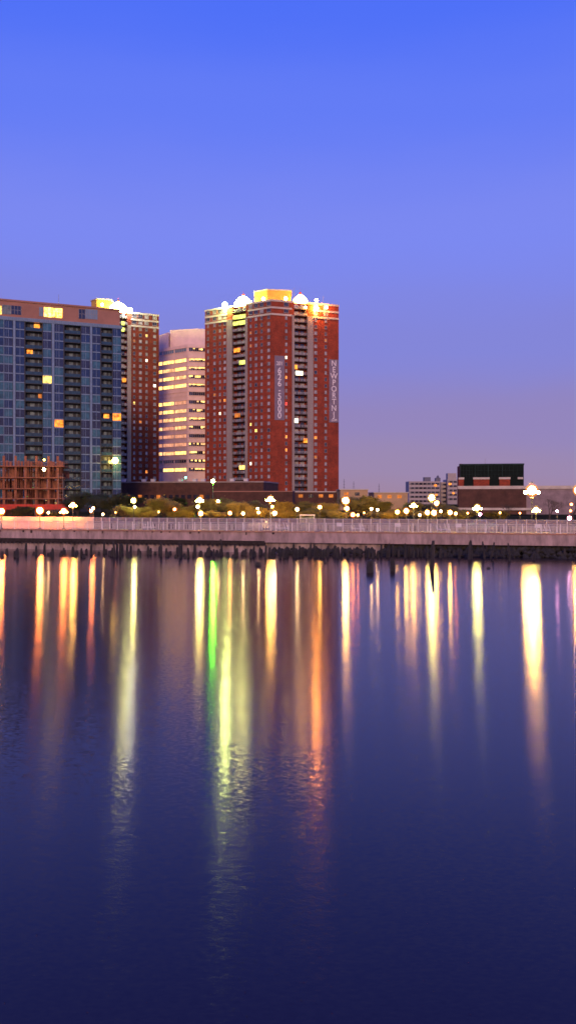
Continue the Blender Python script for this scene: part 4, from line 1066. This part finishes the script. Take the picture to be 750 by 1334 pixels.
# ------------------------------------------------------------------ street lamps
OR = (1, .24, .05); YE = (1, .50, .10); YG = (.90, .80, .16); WH = (1, .58, .24); MA = (1, .40, .75); RO = (1, .20, .07)
lamps = [ # px, py, depth, radius, colour, strength, label
 (2, 666, 117, .44, OR, 300, 'big orange lamp at the left edge of the view'),
 (52, 665, 118, .50, OR, 330, 'biggest orange lamp, in front of the unfinished concrete frame'),
 (63, 668, 124, .17, WH, 80, 'tiny white lamp close right of the biggest orange lamp'),
 (83, 666, 116, .42, OR, 300, 'orange lamp at the right end of the unfinished frame, lower of two neighbours'),
 (95, 658, 118, .38, YE, 300, 'yellowish lamp at the right end of the unfinished frame, higher of two neighbours'),
 (118.5, 665.5, 117, .22, RO, 240, 'reddish lamp, lower one of a close pair below the glass tower'),
 (121.5, 662, 118, .22, OR, 240, 'orange lamp, upper one of a close pair below the glass tower'),
 (134, 670, 116, .17, WH, 90, 'small white lamp right of the close orange pair'),
 (174, 652, 117, .36, YG, 320, 'bright yellow-green lamp below the half-hidden brick tower'),
 (175.5, 660.5, 124, .2, WH, 110, 'small lamp right under the yellow-green lamp by the podium'),
 (197, 653.5, 150, .2, RO, 70, 'small reddish lamp alone before the podium wall'),
 (223, 660, 150, .15, YG, 60, 'tiny greenish lamp in the trees below the white office block'),
 (227.5, 663.5, 130, .22, RO, 90, 'small red-rimmed lamp below the white office block'),
 (260, 651.5, 117, .40, YG, 330, 'bright yellow lamp, top of the stack of three left of the red tower'),
 (257.5, 660, 124, .25, WH, 120, 'white lamp, middle of the stack of three left of the red tower'),
 (261.5, 669, 115, .34, YE, 280, 'yellow lamp, lowest of the stack of three left of the red tower'),
 (284, 653, 135, .25, WH, 130, 'white lamp below the red tower\'s left wing'),
 (299.5, 668.5, 116, .26, OR, 180, 'orange lamp before the trees below the left balcony shaft'),
 (304.5, 659.5, 150, .13, RO, 60, 'tiny orange lamp above the orange one below the left balcony shaft'),
 (316.5, 669, 117, .22, WH, 120, 'small white lamp between the orange lamp and the central one'),
 (335.5, 662.5, 128, .2, WH, 110, 'white lamp, upper of a small pair left of the central lamp'),
 (337, 667.5, 117, .2, WH, 110, 'white lamp, lower of a small pair left of the central lamp'),
 (352, 650.5, 116, .44, YE, 400, 'brightest central lamp on the tallest pole before the red tower'),
 (354.5, 660, 124, .2, YE, 110, 'small lamp just under the brightest central lamp'),
 (357.5, 668.5, 114, .3, WH, 200, 'white lamp, lowest of the three at the centre'),
 (387, 663.5, 118, .27, WH, 110, 'white lamp below the right balcony shaft of the red tower'),
 (416.5, 660.5, 120, .27, YE, 130, 'white lamp below the red tower\'s right wing'),
 (450, 652, 114, .48, YE, 380, 'big yellow lamp at the right corner of the red tower'),
 (451.5, 662.5, 122, .34, YE, 200, 'yellow lamp directly under the big one at the tower corner'),
 (459.5, 670.5, 116, .3, OR, 120, 'low orange lamp right of the red tower, left of its twin'),
 (466, 671, 116, .2, OR, 90, 'smaller low orange lamp right of the red tower'),
 (483.5, 663, 118, .2, WH, 110, 'white lamp, left of the even pair before the tan building'),
 (491.5, 664, 118, .2, WH, 110, 'white lamp, right of the even pair before the tan building'),
 (500.5, 661.5, 140, .16, OR, 60, 'faint orange lamp before the tan building'),
 (517.5, 667, 118, .3, YE, 130, 'low yellow lamp, first of three rising to the right'),
 (529, 665.5, 118, .36, YE, 170, 'yellow lamp, second of three rising to the right'),
 (538.5, 658.5, 116, .36, YE, 240, 'yellow lamp, third and highest of three rising to the right'),
 (546.5, 671, 115, .18, WH, 80, 'tiny low white lamp left of the cluster below the flats'),
 (562, 648.5, 113, .44, YG, 360, 'high bright lamp of the cluster below the pale flats'),
 (568.5, 655.5, 120, .34, YE, 180, 'second highest lamp of the cluster below the pale flats'),
 (556.5, 667.5, 116, .32, YE, 170, 'low lamp at the left of the cluster below the pale flats'),
 (565, 668, 115, .36, YE, 200, 'low lamp in the middle of the cluster below the pale flats'),
 (586, 667.5, 114, .3, YE, 220, 'yellow lamp left of the dark box building, beside a smaller pink one'),
 (593.5, 669, 116, .23, OR, 110, 'small orange-pink lamp at the left corner of the dark box building'),
 (621.5, 661.5, 112, .42, YG, 320, 'bright yellow lamp before the brick base of the dark box building'),
 (625, 670, 118, .23, MA, 100, 'small pinkish lamp just under the one before the brick base'),
 (692.5, 639, 108, .72, YE, 620, 'brightest lamp of all, high on a tall pole right of the dark box building'),
 (698, 664.5, 112, .40, YG, 220, 'lower bright lamp under the brightest lamp at the right'),
 (725.5, 666, 116, .18, MA, 90, 'small magenta lamp near the bare tree'),
 (741.5, 675, 113, .28, MA, 130, 'larger magenta-white lamp low at the right edge'),
 (744, 657, 140, .24, OR, 40, 'small orange lamp at the right edge, upper of two'),
 (743, 665.5, 140, .2, OR, 40, 'small orange lamp at the right edge, lower of two'),
 (150.5, 667.5, 128, .13, OR, 50, 'tiny orange lamp low between the dark trees at the podium\'s left end'),
 (206.5, 667, 126, .14, YE, 50, 'tiny yellow lamp low beside the dark car below the podium'),
 (243, 666, 130, .13, OR, 50, 'tiny orange lamp low left of the stack of three'),
 (324, 666.5, 135, .13, YE, 50, 'tiny yellow lamp low right of the small white one'),
 (373, 667.5, 130, .14, OR, 50, 'tiny orange lamp low below the phone number banner'),
 (474, 668, 128, .14, OR, 60, 'tiny orange lamp low under the tall round tree'),
 (508, 669, 128, .14, YE, 60, 'tiny yellow lamp low right of the dark parked car'),
 (574, 666, 122, .22, YE, 120, 'small yellow lamp at the right of the cluster below the flats'),
 (609, 668.5, 122, .15, OR, 60, 'tiny orange lamp low at the brick base\'s left end'),
 (651, 668, 122, .14, YE, 50, 'tiny yellow lamp low in the middle of the brick base'),
 (677, 668.5, 124, .14, OR, 50, 'tiny orange lamp low at the brick base\'s right end'),
 (753, 638.5, 110, .55, YE, 380, 'tall yellow lamp cut off by the right edge of the view')]
polem = MB(); polem.lathe([(.075, 0), (.05, 1)], (0, 0, 0), 8); polem = polem.mesh('pole', M['pole'])
basem = MB(); basem.lathe([(.2, 0), (.2, .12), (.12, .2), (.1, .55), (.085, .6)], (0, 0, 0), 8); basem = basem.mesh('base', M['pole'])
capm = MB(); capm.lathe([(.5, 1.36), (.4, 1.42), (.25, 1.46), (.08, 1.5), (.04, 1.7)], (0, 0, 0), 10); capm = capm.mesh('cap', M['pole'])
colm = MB(); colm.lathe([(.2, -1.5), (.35, -1.4), (.42, -1.3), (.36, -1.25)], (0, 0, 0), 10); colm = colm.mesh('collar', M['pole'])
gm = {}
LAMPK = 1.0
for px, py, Y, r, c, s, lb in lamps:
    Y = max(Y, WB.Y(min(px, 750)) + .9 + (px * 7 % 3) * .5) if not (px < 100 and r > .3) else WB.Y(px) - 1.3
    X = kx(px) * Y; z = zat(py, Y); key = (c, s)
    t = thing('street_lamp', (X, Y, GZ), lb + ' (street lamp)', 'street lamp', 'street lamps along the waterfront')
    t['label'] = lb
    if key not in gm:
        g_ = MB(); g_.sphere((0, 0, 0), .8, 14); g2 = MB(); g2.sphere((0, 0, 0), 1.12, 16); g3 = MB(); g3.sphere((0, 0, 0), 1.32, 18, 0, 1.1)
        gm[key] = (g_.mesh('bulb', glow('lamp_%d' % len(gm), c, s * LAMPK * 1.6), smooth=True), g2.mesh('lamp_globe', halo_glass('globe_%d' % len(gm), c), smooth=True), g3.mesh('glass_shade', halo_glass('shade_%d' % len(gm), c, .16, 1.6), smooth=True))  # globe and outer shell carry the lamp's glare halo as a faint glow
    ln = len(lb)
    if r >= .36 and ln % 2: spots = [(0, 0, .05, .9), (-1.15, .1, -.35, .34), (1.15, -.1, -.30, .34)]   # side bulbs added to give the glare a star-like outline
    else: spots = [(0, 0, 0, 1.0)]
    for sx, sy, sz_, sk in spots:
        gl_ = inst('lamp_globe', gm[key][1], t, (X + sx * r, Y + sy * r, z + sz_ * r), 0, (r * sk,) * 3)
        bu = bpy.data.objects.new('bulb', gm[key][0]); COL.objects.link(bu); bu.parent = gl_
        if r > .25 and sk > .5: inst('glass_shade', gm[key][2], t, (X + sx * r, Y + sy * r, z + sz_ * r), 0, (r * sk,) * 3)
    if len(spots) > 1:
        for sx, sy, sz_, sk in spots[1:]:
            b = MB(); b.tube((X, Y + .05, z - r * .3), (X + sx * r * .8, Y + .05 + sy * r, z + sz_ * r - r * sk), .03, .025, 5); b.build('arm', M['pole'], t)  # bracket made up to carry an added side bulb
    inst('pole', polem, t, (X, Y, GZ), 0, (1, 1, z - r * 1.45 - GZ)); inst('base', basem, t, (X, Y, GZ + .001))
    inst('cap', capm, t, (X, Y, z), 0, (r, r, r)); inst('collar', colm, t, (X, Y, z), 0, (r, r, r))

# ------------------------------------------------------------------ camera and render settings
cd = bpy.data.cameras.new('camera'); co = bpy.data.objects.new('camera', cd); COL.objects.link(co)
co.location = (0, 0, CH); co.rotation_euler = (R(90), 0, 0)
cd.sensor_fit = 'HORIZONTAL'; cd.sensor_width = 36; cd.lens = F / 750 * 36
cd.shift_y = -(667 - HY) / 750; cd.clip_end = 12000; cd.clip_start = .1
sc.camera = co
sc.view_settings.view_transform = 'Standard'; sc.view_settings.look = 'None'; sc.view_settings.gamma = 1; sc.view_settings.exposure = 0
sc.render.engine = 'CYCLES'
cy = sc.cycles
cy.use_denoising = True; cy.max_bounces = 5; cy.diffuse_bounces = 2; cy.glossy_bounces = 3; cy.transparent_max_bounces = 16
cy.sample_clamp_indirect = 6.0; cy.use_light_tree = True; cy.filter_width = 1.6; cy.denoising_input_passes = 'RGB_ALBEDO'; cy.use_adaptive_sampling = False
cy.caustics_reflective = True
